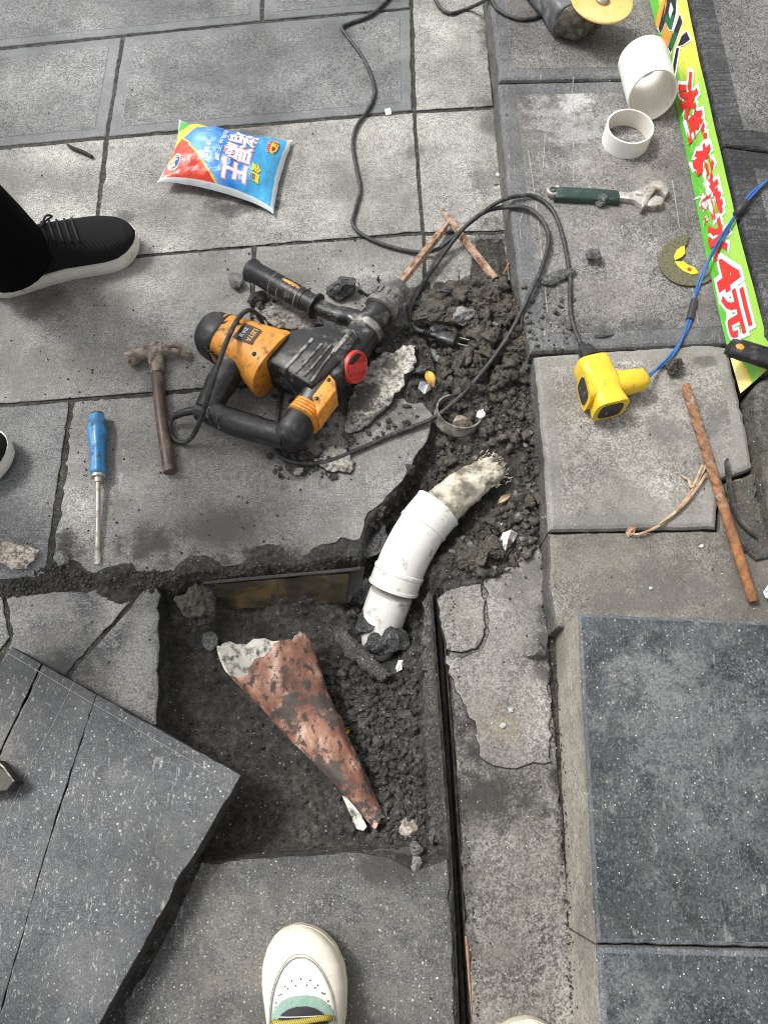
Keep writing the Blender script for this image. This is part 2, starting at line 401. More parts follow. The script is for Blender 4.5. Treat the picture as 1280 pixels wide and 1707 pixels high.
m_kmuddy = stone('muddy_kerb_stone', (0.105, 0.098, 0.086), (0.195, 0.182, 0.16), (0.33, 0.31, 0.277), grain=160, contrast=1.1, white=0.5, pits=0.2, bump=0.5, warm=(0.20, 0.185, 0.15),
    stains=[((1010, 945, .08, .5, .065), (0.235, .222, .19), .55), ((1120, 985, .10, .8, .065, 1.8, .6), (0.11, .104, .097), .7)])
m_slab = stone('dark_step_slab', (0.020, 0.0235, 0.027), (0.038, 0.043, 0.048), (0.11, 0.118, 0.123), grain=150, contrast=0.9, white=0.45, pits=0.05, scratch=0.3, bump=0.25, rough=0.6, warm=(0.085, 0.091, 0.092),
    stains=[((1120, 1200, .13, 1.2, .15), (.20, .207, .207), .5), ((1090, 1130, .05, 1.2, .15), (.22, .225, .225), .5), ((1180, 1450, .10, 1.2, .15), (.16, .167, .168), .4), ((1050, 1680, .05, 1.0, .15), (.22, .225, .225), .5)])
m_slabedge = stone('step_slab_bevel', (0.06, 0.07, 0.08), (0.11, 0.122, 0.134), (0.20, 0.215, 0.225), grain=200, contrast=0.9, white=0.3, pits=0, bump=0.2)
m_riser = stone('tan_weathered_riser', (0.19, 0.175, 0.148), (0.31, 0.288, 0.248), (0.43, 0.405, 0.36), grain=120, contrast=0.9, white=0.2, pits=0.1, bump=0.5, scratch=0.2)
m_upper = stone('pitted_upper_step', (0.05, 0.049, 0.047), (0.16, 0.155, 0.15), (0.30, 0.295, 0.285), grain=190, contrast=1.7, white=0.1, pits=0.8, bump=0.8)
m_chisel = stone('chiselled_step_margin', (0.028, 0.029, 0.031), (0.095, 0.097, 0.10), (0.22, 0.222, 0.228), grain=170, contrast=1.0, white=0.15, pits=0, bump=1.0, streak=0.7)
m_conc = stone('rough_muddy_concrete', (0.068, 0.063, 0.058), (0.17, 0.158, 0.147), (0.34, 0.323, 0.30), grain=150, contrast=1.2, white=0.5, pits=0.4, bump=0.8, warm=(0.20, 0.185, 0.165),
    stains=[((800, 1330, .09, .6, 0, 1.4, .5), (0.035, .032, .030), .8), ((780, 1180, .05, .7, 0, .6, 2), (0.03, .028, .027), .85), ((940, 1330, .025, .8, 0, .8, 5), (0.03, .027, .026), .8), ((770, 1480, .03, .7, 0, .7, 4), (0.05, .046, .043), .6)])
m_cblock = stone('pale_concrete_block', (0.115, 0.108, 0.102), (0.245, 0.231, 0.217), (0.43, 0.412, 0.388), grain=160, contrast=1.2, white=0.5, pits=0.3, bump=0.6, warm=(0.25, 0.225, 0.20),
    stains=[((835, 1215, .03, .7), (0.22, .18, .11), .55), ((890, 1090, .02, .7), (0.08, .075, .07), .7), ((905, 1080, .03, 1, 0, .5, 3), (0.06, .057, .055), .8), ((880, 960, .05, 1.0), (0.11, .105, .1), .6)])

def soil_mat(name, dark, mid, light, scale=90, bump=1.0, wet=0.4, tan=None):
    t = NT(name)
    a = t.noise(scale, 6, 0.68); b = t.noise(scale * 0.2, 4, 0.6); c = t.noise(scale * 4, 3, 0.6)
    f = t.math('ADD', t.math('MULTIPLY', a, 0.55), t.math('ADD', t.math('MULTIPLY', b, 0.25), t.math('MULTIPLY', c, 0.2)))
    col = t.ramp(f, [(0.36, dark), (0.5, mid), (0.66, light)])
    if tan: col = t.mix(t.ramp(t.noise(scale * .35, 4, .6, vec=t.mapv(loc=(4, 4, 0))), [(0.48, 0), (0.66, .8)]), col, tan)
    v = t.n('TexVoronoi', {'Vector': t.pos(), 'Scale': 160, 'Randomness': 1.0}, feature='F1')
    thr = t.math('MULTIPLY', t.math('POWER', t.n('SeparateColor', {0: v.outputs['Color']}).outputs[0], 9.0), 0.3)
    col = t.mix(t.math('MULTIPLY', t.math('LESS_THAN', v.outputs['Distance'], thr), 0.75), col, (0.4, 0.39, 0.37))
    rg = t.ramp(b, [(0.35, 0.9 - wet), (0.65, 0.95)])
    h = t.math('ADD', a, t.math('MULTIPLY', c, 0.45))
    return t.fin(col, rg, t.bump(h, bump, 0.006), spec=0.35)
m_soil = soil_mat('dark_wet_soil', (0.018, 0.0172, 0.0158), (0.062, 0.058, 0.052), (0.165, 0.155, 0.138), wet=0.35)
m_clod = soil_mat('crumbly_soil', (0.036, 0.033, 0.028), (0.11, 0.10, 0.085), (0.25, 0.233, 0.20), scale=130, wet=0.1, tan=(0.165, 0.145, 0.112))
m_gravel = soil_mat('dark_wet_gravel', (0.017, 0.0165, 0.0155), (0.055, 0.0525, 0.048), (0.17, 0.163, 0.15), scale=110, wet=0.5, bump=0.6)

# ================================================================== pavement
pav = empty('pavement', kind='structure', label='worn grey stone paving with pale and dark pavers', cat='pavement')
def paver(pts, mats, z=0.0, thick=0.045, name='paver', parent=pav, seed=None, **k):
    c = [P(a, b, z) for a, b in pts]
    seed = seed if seed is not None else int(abs(pts[0][0] * 7 + pts[0][1] * 13))
    v, f, m = prism(c, z, thick, seed=seed, **k)
    if not isinstance(mats, (list, tuple)): mats = [mats, mats, m_side]
    return mk(name, v, f, mats, parent, midx=m)
GM = [m_grey, m_margin, m_side]
# top row (sawn margins), lines read off the joints
paver([(-330, -260), (438, -300), (434, 34), (-330, 112)], GM, margin=.022)
paver([(444, -300), (678, -300), (683, 12), (440, 33)], GM, margin=.022)
paver([(-330, 118), (203, 62), (176, 227), (-330, 275)], GM, margin=.023)
paver([(209, 61), (439, 38), (684, 16), (687, 183), (181, 227)], GM, margin=.023)
# pale row
paver([(-330, 281), (175, 232), (154, 418), (-330, 462)], m_light)
paver([(181, 232), (688, 188), (702, 386), (240, 424), (157, 432)], m_light)
# pale strip beside the kerb
paver([(687, -300), (790, -300), (805, 0), (822, 176), (693, 184), (688, 0)], m_light)
paver([(693, 189), (825, 181), (838, 300), (851, 384), (707, 387)], m_light)
paver([(708, 392), (853, 389), (868, 500), (878, 590), (716, 600)], m_light, z=-0.002)
# third row
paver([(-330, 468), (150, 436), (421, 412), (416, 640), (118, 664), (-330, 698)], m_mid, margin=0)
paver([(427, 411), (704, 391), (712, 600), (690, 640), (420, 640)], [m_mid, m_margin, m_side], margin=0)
# fourth row, the pair beside the digging
paver([(-330, 704), (116, 670), (74, 962), (-330, 985)], [m_grey, m_margin, m_side])
E2 = [(124, 670), (420, 646), (640, 645), (690, 655), (722, 692), (712, 735), (690, 765), (672, 800), (645, 828), (622, 848), (607, 878), (598, 900), (560, 903), (528, 912), (512, 934), (300, 950), (84, 962)]
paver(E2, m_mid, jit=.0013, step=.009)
paver([(533, 915), (562, 907), (565, 934), (521, 938)], m_mid, jit=.0014, step=.008, z=-.003, name='paver_fragment')
paver([(566, 906), (595, 904), (597, 926), (570, 933)], m_mid, jit=.0014, step=.008, z=-.004, name='paver_fragment')
# cracked paver by the pit
CM = [m_cracked, m_cracked, m_side]
paver([(10, 992), (130, 984), (238, 978), (196, 1030), (118, 1114), (60, 1200), (-40, 1210), (22, 1062)], CM, thick=.062, jit=.001, name='cracked_paver')
paver([(243, 979), (262, 979), (268, 990), (262, 1210), (60, 1215), (122, 1118), (200, 1033)], CM, thick=.062, jit=.001, bevel=.004, name='cracked_paver')
paver([(-330, 1015), (4, 994), (17, 1062), (-30, 1120), (-330, 1160)], CM, jit=.001, name='cracked_paver')
# paver in front of the pit
paver([(335, 1438), (470, 1428), (600, 1420), (650, 1428), (690, 1452), (747, 1432), (755, 1600), (770, 1990), (212, 1990), (206, 1670), (260, 1590)], [m_front, m_margin, m_side], jit=.001)
paver([(-360, 1500), (200, 1480), (198, 1990), (-360, 1990)], [m_front, m_margin, m_side], z=-.004)
paver([(605, 1417), (690, 1408), (692, 1430), (655, 1424)], m_front, z=-.012, jit=.0015, step=.008, name='paver_fragment')
# pavers beyond the frame
for a, b in ((-1150, -340), (-2000, -1160)):
    paver([(a, -260), (b, -260), (b, 112), (a, 190)], GM, margin=.022); paver([(a, 198), (b, 118), (b, 275), (a, 350)], GM, margin=.022)
    paver([(a, 358), (b, 281), (b, 462), (a, 535)], m_light); paver([(a, 540), (b, 468), (b, 698), (a, 760)], m_mid)
    paver([(a, 770), (b, 704), (b, 985), (a, 1040)], m_mid); paver([(a, 1050), (b, 1000), (b, 1490), (a, 1560)], m_front)
    paver([(a, 1570), (b, 1500), (b, 1990), (a, 2050)], m_front)

# concrete between the steel channel and the kerb
strip = empty('concrete_strip', kind='structure', label='rough concrete strip between drain channel and dark step', cat='pavement')
paver([(742, 985), (905, 960), (930, 1290), (965, 1720), (990, 1990), (806, 1990), (786, 1700), (762, 1280)], [m_conc, m_conc, m_side], z=.002, jit=.0012, name='concrete_bed', parent=strip)
paver([(728, 1000), (742, 985), (762, 980), (800, 972), (806, 1000), (808, 1060), (795, 1080), (770, 1088), (742, 1082)], [m_cblock, m_cblock, m_side], z=.008, thick=.03, jit=.0012, step=.008, name='broken_block', parent=strip)
paver([(806, 966), (850, 940), (900, 905), (907, 960), (918, 1160), (917, 1272), (860, 1282), (822, 1276), (800, 1262), (792, 1212), (770, 1170), (752, 1130), (744, 1092), (772, 1093), (800, 1085), (813, 1062), (811, 1000)],
      [m_cblock, m_cblock, m_side], z=.008, thick=.03, jit=.0016, step=.008, name='broken_block', parent=strip)

# kerb and steps
ZK, ZS, ZU = .07, .15, .16
kerb = empty('kerb', kind='structure', label='low kerb step of pitted grey stones beside the paving', cat='kerb')
KM = [m_kerb, m_kmargin, m_kside]
paver([(795, -320), (1080, -320), (1150, 60), (1162, 128), (833, 134), (816, 0)], KM, z=ZK, thick=.14, margin=.030, bevel=.007, name='kerb_stone', parent=kerb)
paver([(829, 138), (1162, 131), (1215, 400), (1262, 570), (884, 587), (866, 480), (848, 330)], KM, z=ZK, thick=.14, margin=.034, bevel=.007, name='kerb_stone', parent=kerb)
paver([(891, 592), (1180, 572), (1213, 578), (1240, 690), (1256, 780), (1200, 800), (1194, 880), (914, 884), (905, 740)], [m_klight, m_klmargin, m_kside], z=ZK, thick=.14, margin=.024, mdrop=.0003, bevel=.008, name='kerb_stone', parent=kerb)
paver([(914, 888), (1196, 884), (1204, 806), (1262, 784), (1300, 925), (2100, 1010), (2100, 1110), (927, 1046), (917, 985)], [m_kmuddy, m_kmuddy, m_kside], z=ZK - .004, thick=.14, bevel=.006, name='kerb_stone', parent=kerb)
step = empty('stone_step', kind='structure', label='dark slab step with tan weathered riser', cat='step')
paver([(963, 1022), (2100, 1074), (2200, 1602), (994, 1572), (978, 1290)], [m_slab, m_slabedge, m_riser], z=ZS, thick=.24, bevel=.004, jit=.0004, margin=.004, mdrop=0.0, name='step_slab', parent=step)
paver([(994, 1577), (2200, 1607), (2300, 2140), (1022, 2080)], [m_slab, m_slabedge, m_riser], z=ZS, thick=.24, bevel=.004, jit=.0004, margin=.006, mdrop=0.0, name='step_slab', parent=step)
ustep = empty('upper_step', kind='structure', label='upper stone step with chiselled margin behind the banner', cat='step')
UM = [m_upper, m_chisel, m_chisel]
paver([(1108, -180), (2000, -230), (2100, 375), (1206, 240), (1152, 0)], UM, z=ZU, thick=.26, margin=.040, bevel=.005, name='step_stone', parent=ustep)
paver([(1207, 244), (2100, 380), (2100, 720), (1296, 590), (1246, 400)], UM, z=ZU, thick=.26, margin=.04, bevel=.005, name='step_stone', parent=ustep)
m_wetriser = stone('wet_riser_stone', (0.03, 0.029, 0.028), (0.07, 0.067, 0.062), (0.16, 0.152, 0.14), grain=120, contrast=1.1, white=0.3, pits=0.4, bump=0.8, warm=(0.12, .11, .085))
paver([(1258, 640), (1310, 605), (2100, 740), (2100, 1000), (1300, 920), (1268, 760)], [m_wetriser, m_wetriser, m_wetriser], z=.105, thick=.2, bevel=.008, jit=.0015, name='step_stone', parent=ustep)
paver([(1206, 808), (1258, 790), (1300, 925), (1262, 935), (1222, 905)], [m_wetriser, m_wetriser, m_wetriser], z=ZK + .004, thick=.02, bevel=.006, jit=.002, step=.007, name='step_stone', parent=ustep)

# ================================================================== ground: soil under the paving, dug out at the pit and trench
def lines(lo, hi, fine, far):
    a = list(np.arange(lo, hi, fine))
    o = [hi + .03 * 1.7 ** i for i in range(14)]; u = [lo - .03 * 1.7 ** i for i in range(14)]
    return np.array(sorted(u) + a + o)
gx = lines(-.42, .34, .0025, 20); gy = lines(-.12, .80, .0025, 20)
GX, GY = np.meshgrid(gx, gy)
PIT = [p[:2] for p in PP([(258, 975), (330, 958), (520, 940), (596, 925), (610, 872), (650, 822), (690, 760), (712, 720), (716, 690), (735, 640), (705, 560), (720, 500), (760, 470), (830, 455), (872, 480), (900, 600), (912, 800), (916, 960), (880, 960), (810, 985), (735, 985), (722, 1010), (752, 1440), (700, 1448), (640, 1425), (330, 1440), (255, 1440)])]
CPT = [  # px, py, z
 (270, 1010, -.06), (330, 1000, -.045), (300, 1100, -.066), (330, 1250, -.068), (400, 1200, -.066), (380, 1350, -.068), (340, 1420, -.055), (500, 1400, -.062), (600, 1405, -.045), (680, 1410, -.022),
 (460, 1290, -.068), (520, 1330, -.066), (560, 1200, -.058), (640, 1200, -.050), (670, 1300, -.046), (600, 1300, -.056), (690, 1180, -.036), (540, 1110, -.052), (600, 1110, -.046), (560, 1060, -.04), (700, 1090, -.03), (705, 1350, -.024), (715, 1250, -.022), (712, 1100, -.02),
 (440, 1040, -.064), (400, 1060, -.064), (380, 1040, -.06), (330, 1010, -.028), (330, 1050, -.05), (480, 1030, -.05), (560, 1030, -.045), (450, 960, -.012), (540, 945, -.012), (350, 965, -.008), (290, 975, -.012),
 (595, 1010, -.095), (600, 960, -.07), (640, 1085, -.11), (665, 1060, -.10), (620, 900, -.055), (650, 870, -.058), (690, 815, -.052), (720, 770, -.045), (640, 950, -.085), (680, 930, -.075), (700, 1000, -.07), (690, 1040, -.06), (655, 1120, -.06),
 (740, 720, -.022), (750, 800, -.03), (800, 760, -.015), (850, 720, .004), (880, 700, .012), (880, 850, .008), (860, 900, .004), (820, 880, -.008), (780, 900, -.004), (750, 940, .002), (800, 950, .010), (860, 950, .006), (760, 975, .002), (730, 970, -.01), (720, 900, -.05), (745, 880, -.04),
 (730, 650, -.004), (740, 600, .004), (715, 560, .002), (735, 510, .014), (780, 500, .024), (820, 480, .022), (850, 490, .012), (840, 540, .034), (800, 560, .028), (870, 600, .022), (860, 640, .014), (800, 650, .010), (770, 620, .012), (760, 550, .018)]
ctl = np.array([tuple(P(a, b, z)) for a, b, z in CPT])
fine = (GX > -.5) & (GX < .42) & (GY > -.2) & (GY < .9)
num = np.zeros_like(GX); den = np.zeros_like(GX)
for x, y, z in ctl:
    w = 1 / ((GX - x) ** 2 + (GY - y) ** 2 + .00012) ** 1.6
    num += w * z; den += w
field = num / den
dist = poly_dist(GX, GY, PIT); ins = in_poly(GX, GY, PIT)
rough_n = fbm(GX, GY, 30, 5, .6) * .013 + fbm(GX + 5, GY, 110, 4, .65) * .008 + np.abs(fbm(GX, GY + 3, 60, 4, .6)) * .010 - .002
# smooth trowelled mud on one side of the pit floor, rubble on the other
xs_mud = np.clip((GX - P(500, 1200, -.06).x) / .05, 0, 1)
pitm = np.clip((P(500, 1000, 0).y - GY) / .03, 0, 1)
amp = 1 - pitm * (1 - xs_mud) * .78
wz = np.clip(dist / .016, 0, 1); wz = wz * wz * (3 - 2 * wz)
base = -.0028 + fbm(GX, GY, 120, 3) * .0022
heap = field > -.008
GZ = np.where(ins, base * (1 - wz) + (field + rough_n * amp) * wz, base)
# soil lip spilling outwards over the paver behind the pit and round the heap
spill = [(P(330, 972, 0), .05, .014), (P(200, 972), .04, .004), (P(95, 950), .03, .006), (P(20, 980), .035, .004), (P(450, 952, 0), .05, .006), (P(540, 948, 0), .045, .007), (P(700, 500, 0), .035, .016), (P(845, 470, 0), .04, .018), (P(590, 640), .07, .005), (P(640, 590), .07, .012), (P(700, 590), .05, .012), (P(690, 650), .03, .007), (P(500, 770), .03, .004)]
for c, r, hgt in spill:
    d = np.hypot(GX - c.x, GY - c.y) / r
    GZ = np.maximum(GZ, np.where(ins, -1, base + (hgt + .0085) * np.clip(1 - d, 0, 1) ** .7 + rough_n * np.clip(1 - d, 0, 1)))
chan = [p[:2] for p in PP([(717, 975), (738, 975), (760, 1280), (788, 1710), (800, 2000), (775, 2000), (764, 1710), (750, 1410)], 0)]
cdm = np.where(in_poly(GX, GY, chan), poly_dist(GX, GY, chan), 0)
GZ = np.where(cdm > 0, np.minimum(GZ, -.004 - .030 * np.clip(cdm / .004, 0, 1)), GZ)
far = np.maximum(np.abs(GX), np.abs(GY)) > 2.2
GZ = np.where(far, -.02, GZ)
ny, nx = GX.shape
gv = np.stack([GX.ravel(), GY.ravel(), GZ.ravel()], 1)
ii = np.arange((ny - 1) * nx).reshape(ny - 1, nx)[:, :-1].ravel()
gf = np.stack([ii, ii + 1, ii + nx + 1, ii + nx], 1)
ground = mk('ground', gv, gf.tolist(), m_soil, smooth=True, kind='structure', label='dark wet soil in the joints, pit and trench', cat='ground')

# fast lookup of the height of everything solid
_bv, _bf = [], []
for o in list(COL.objects):
    if o.type != 'MESH': continue
    b = len(_bv); n = len(o.data.vertices)
    _bv += [tuple(v.co) for v in o.data.vertices]; _bf += [tuple(i + b for i in p.vertices) for p in o.data.polygons]
BVH = BVHTree.FromPolygons(_bv, _bf)
def Z(x, y):
    h = BVH.ray_cast(Vector((x, y, 1.0)), Vector((0, 0, -1)))
    return h[0].z if h[0] is not None else 0.0
def S(px, py, up=0.0, it=3):
    """surface point seen at a photograph pixel, lifted by up"""
    d = P(px, py, -1.0) - Vector((0, 0, CAM_H))
    h = BVH.ray_cast(Vector((0, 0, CAM_H)), d.normalized())
    p = h[0] if h[0] is not None else P(px, py, 0)
    return P(px, py, p.z + up)

m_pale_line = plain('pale_crack_line', (.36, .35, .335), .8, var=.4, bump=.3)
for l in ([(955, 128), (954, 165), (957, 196), (952, 212), (956, 250), (955, 302)], [(908, 225), (906, 262), (903, 292)], [(866, 318), (878, 334), (872, 352), (866, 372), (868, 398)], [(860, 340), (872, 334), (885, 328)], [(880, 250), (893, 340), (903, 430), (912, 520)], [(1120, 300), (1132, 380)], [(1150, 460), (1163, 540)]):
    v, f = sweep(catmull([P(a, b, ZK + .0008) for a, b in l], 5), (.0006, .0003), n=6); mk('scored_line', v, f, m_pale_line, kerb)
# ================================================================== tool materials
m_black = plain('black_plastic', (0.018, 0.018, 0.019), .38, var=.3, bump=.15, dirt=(0.30, 0.29, 0.27), dirt_amt=.65, dirt_scale=38, dirt_thr=.555)
m_blackc = plain('black_rubber', (0.015, 0.0155, 0.017), .42, var=.25, bump=.1, dirt=(0.13, 0.125, 0.115), dirt_amt=.6, dirt_scale=70, dirt_thr=.57)
m_cord = plain('black_cord_rubber', (0.024, 0.025, 0.027), .5, var=.3, bump=.2, dirt=(0.13, 0.125, 0.115), dirt_amt=.7, dirt_scale=90, dirt_thr=.54)
m_orange = plain('orange_plastic', (0.76, 0.31, 0.04), .45, var=.14, bump=.15, dirt=(0.13, 0.085, 0.05), dirt_amt=.8, dirt_scale=75, dirt_thr=.545)
m_red = plain('red_plastic', (0.62, 0.055, 0.05), .42, var=.12, bump=.1, dirt=(0.2, 0.08, 0.07), dirt_amt=.5, dirt_scale=60, dirt_thr=.6)
m_steel = plain('worn_steel', (0.40, 0.385, 0.36), .42, metal=.9, var=.25, bump=.3, dirt=(0.07, 0.065, 0.06), dirt_amt=.85, dirt_scale=60, dirt_thr=.5)
m_rustybit = plain('rust_and_tan_paint', (0.40, 0.28, 0.20), .7, var=.35, scale=90, bump=.5, dirt=(0.16, 0.065, 0.025), dirt_amt=.9, dirt_scale=80, dirt_thr=.48)
m_rust = plain('brown_rust', (0.24, 0.115, 0.055), .8, var=.4, scale=120, bump=.7, dirt=(0.36, 0.30, 0.25), dirt_amt=.8, dirt_scale=70, dirt_thr=.55)
m_hammerhead = plain('mud_caked_steel', (0.36, 0.30, 0.25), .75, var=.3, scale=90, bump=.7, dirt=(0.085, 0.06, 0.045), dirt_amt=.9, dirt_scale=70, dirt_thr=.5)
m_hammerhandle = plain('brown_painted_steel', (0.075, 0.042, 0.032), .38, var=.3, scale=70, bump=.2, dirt=(0.22, 0.17, 0.14), dirt_amt=.7, dirt_scale=45, dirt_thr=.56)
m_pvc = plain('white_pvc', (0.80, 0.79, 0.76), .35, var=.03, scale=30, bump=.05, dirt=(0.16, 0.14, 0.115), dirt_amt=.65, dirt_scale=85, dirt_thr=.655)
m_pvcin = plain('cream_pvc', (0.74, 0.71, 0.64), .45, var=.04, scale=30, bump=.05, dirt=(0.3, 0.26, 0.2), dirt_amt=.4, dirt_scale=50, dirt_thr=.6)
m_white = plain('white_scrap', (0.75, 0.76, 0.78), .5, var=.06, bump=.1)
m_chrome = plain('dull_chrome', (0.56, 0.54, 0.50), .35, metal=.55, var=.15, bump=.2, dirt=(0.17, 0.12, 0.085), dirt_amt=.8, dirt_scale=55, dirt_thr=.54)
m_yellow = plain('yellow_plastic', (0.80, 0.55, 0.035), .4, var=.08, bump=.08, dirt=(0.25, 0.16, 0.05), dirt_amt=.65, dirt_scale=70, dirt_thr=.6)
m_blue = plain('blue_cable', (0.03, 0.13, 0.38), .45, var=.15, bump=.05)
m_bluehandle = plain('blue_worn_handle', (0.035, 0.20, 0.44), .38, var=.1, bump=.1, dirt=(0.06, 0.062, 0.055), dirt_amt=.9, dirt_scale=50, dirt_thr=.545)
m_green = plain('dark_green_grip', (0.018, 0.045, 0.036), .5, var=.2, bump=.1, dirt=(0.10, 0.11, 0.10), dirt_amt=.6, dirt_scale=60, dirt_thr=.56)
m_tape = plain('black_tape', (0.03, 0.03, 0.035), .45)
m_gdark = plain('grinder_grey_plastic', (0.085, 0.088, 0.095), .42, var=.2, bump=.1, dirt=(0.35, 0.35, 0.36), dirt_amt=.6, dirt_scale=40, dirt_thr=.56)
m_ghead = plain('grinder_dirty_aluminium', (0.20, 0.185, 0.155), .55, metal=.5, var=.25, bump=.5, dirt=(0.07, 0.06, 0.045), dirt_amt=.9, dirt_scale=45, dirt_thr=.47)
m_disc = plain('yellow_grinding_disc', (0.80, 0.47, 0.13), .7, var=.12, scale=250, bump=.5, dirt=(0.85, 0.62, 0.3), dirt_amt=.6, dirt_scale=14)
m_abrasive = plain('olive_abrasive_disc', (0.125, 0.122, 0.07), .85, var=.45, scale=260, bump=.8)
m_sticker = plain('yellow_paper_label', (0.82, 0.66, 0.03), .5, var=.05, bump=.02)

def bez(name, vf, mat, parent, smooth=True, angle=40, **k): return mk(name, vf[0], vf[1], mat, parent, smooth=smooth, angle=angle, **k)
def slab_px(pts, z, thick, bevel=.002, jit=.0, step=.02, seed=0):
    v, f, m = prism([P(a, b, z) for a, b in pts], z, thick, bevel, step, jit, seed=seed); return v, f

# ================================================================== rotary hammer drill
m_labelblack0 = plain('black_recess', (0.010, 0.010, 0.010), .6, bump=.05)
drill = empty('hammer_drill', P(520, 620, 0), label='orange and black electric hammer drill lying beside the trench', cat='drill')
motor = bez('motor_housing', sweep(PP([(370, 565)], .056) + PP([(395, 574), (420, 585)], .056) + PP([(440, 597), (452, 604), (460, 609)], .056),
    [(.041, .041), (.042, .043), (.046, .045), (.054, .047), (.059, .049), (.060, .049)], n=40, e=2.8), m_orange, drill, angle=50)
cap = bez('motor_cap', sweep(PP([(336, 551), (340, 552.5), (347, 555.5), (358, 560), (373, 566.5)], .056), [(.018, .018), (.030, .030), (.037, .037), (.0415, .0415), (.0425, .0425)], n=36, e=2.4, dome=.004), m_blackc, drill)
bez('brush_cap', lathe([(0, .0155), (.004, .0155), (.006, .0125), (.006, .003), (.004, .003)], P(373, 536, .088), (-.1, .35, .95)), m_blackc, drill, angle=30)
mseam = PP([(371, 565.5), (374, 567)], .056)
bez('housing_seam', sweep(mseam, (.0432, .0432), n=36, e=2.5), m_labelblack0, drill)
for q in ((424, 590), (447, 582), (395, 536)): bez('screw', lathe([(-.004, .0042), (.0005, .0042), (.0012, .002)], P(*q, .1025), (0, 0, 1), 12), m_labelblack0, drill)
for k in range(5):
    bez('vent_slot', box(P(352 + k * 4, 583 + k * 5, .072), Vector((.0022, -.0014, 0)), Vector((.0008, .0008, .0)), Vector((-.006, -.004, .012))), m_labelblack0, cap, smooth=False)
# rating plate with its lettering
def text2d(s, off=0.0, shear=0.0, res=3):
    cu = bpy.data.curves.new('lettering', 'FONT'); cu.body = s; cu.size = 1.0; cu.offset = off; cu.shear = shear; cu.resolution_u = res
    o = bpy.data.objects.new('lettering', cu); COL.objects.link(o)
    dg = bpy.context.evaluated_depsgraph_get(); me = bpy.data.meshes.new_from_object(o.evaluated_get(dg))
    bm = bmesh.new(); bm.from_mesh(me); bmesh.ops.triangulate(bm, faces=bm.faces); bmesh.ops.remove_doubles(bm, verts=bm.verts, dist=1e-4)
    V = np.array([v.co[:2] for v in bm.verts]); F = [tuple(v.index for v in f.verts) for f in bm.faces]
    bm.free(); bpy.data.objects.remove(o); bpy.data.meshes.remove(me); bpy.data.curves.remove(cu)
    return V, F
def text_on(name, s, fn, mat, parent, off=0.0, box01=(0, 0, 1, 1), sub=0, keep=None, shear=0.0, **k):
    """lettering scaled into box01 of a surface fn(a, b) -> point"""
    V, F = text2d(s, off, shear)
    if not len(V): return None
    lo, hi = (V.min(0), V.max(0)) if keep is None else keep
    U = (V - lo) / (hi - lo)
    x0, y0, x1, y1 = box01
    U = U * np.array((x1 - x0, y1 - y0)) + np.array((x0, y0))
    if sub:
        bm = bmesh.new(); bv = [bm.verts.new((a, b, 0)) for a, b in U]
        for f in F:
            try: bm.faces.new([bv[i] for i in f])
            except ValueError: pass
        for _ in range(sub):
            L = [e for e in bm.edges if e.calc_length() > .05]
            if L: bmesh.ops.subdivide_edges(bm, edges=L, cuts=1); bmesh.ops.triangulate(bm, faces=bm.faces)
        bm.verts.index_update()
        U = [v.co[:2] for v in bm.verts]; F = [tuple(v.index for v in f.verts) for f in bm.faces]; bm.free()
    pts = [fn(a, b) for a, b in U]
    # keep faces turned up
    if F:
        a, b, c = (Vector(pts[i]) for i in F[0][:3])
        if (b - a).cross(c - a).z < 0: F = [f[::-1] for f in F]
    return mk(name, pts, F, mat, parent, **k)
zl = .1035
def quad_fn(q, z):
    q = [P(a, b, zz) for (a, b), zz in zip(q, z if isinstance(z, (list, tuple)) else [z] * 4)]   # corners at (0,0) (1,0) (1,1) (0,1)
    return lambda a, b: q[0] * (1 - a) * (1 - b) + q[1] * a * (1 - b) + q[2] * a * b + q[3] * (1 - a) * b
lab_q = [(408, 538), (387, 562), (419, 574), (437, 550)]
lz = [.1005, .1005, .1035, .1035]
fl = quad_fn(lab_q, lz)
m_labelblack = plain('black_label', (0.022, 0.022, 0.024), .4, bump=.02)
m_print_or = plain('orange_print', (0.75, 0.36, 0.08), .5, bump=0); m_print_wh = plain('white_print', (0.8, 0.8, 0.8), .5, bump=0)
g = [[fl(i / 8, j / 8) for i in range(9)] for j in range(9)]
plate = MB().add(([p for r_ in g for p in r_] , [(j * 9 + i, j * 9 + i + 1, (j + 1) * 9 + i + 1, (j + 1) * 9 + i) for j in range(8) for i in range(8)])).build('rating_plate', m_labelblack, drill)
up1 = Vector((0, 0, .0006))
text_on('lettering', 'LEIYA', lambda a, b: fl(a, b) + up1, m_print_or, plate, off=.02, box01=(.1, .62, .92, .88))
text_on('lettering', 'Z1A-28', lambda a, b: fl(a, b) + up1, m_print_wh, plate, off=.01, box01=(.22, .2, .8, .4))
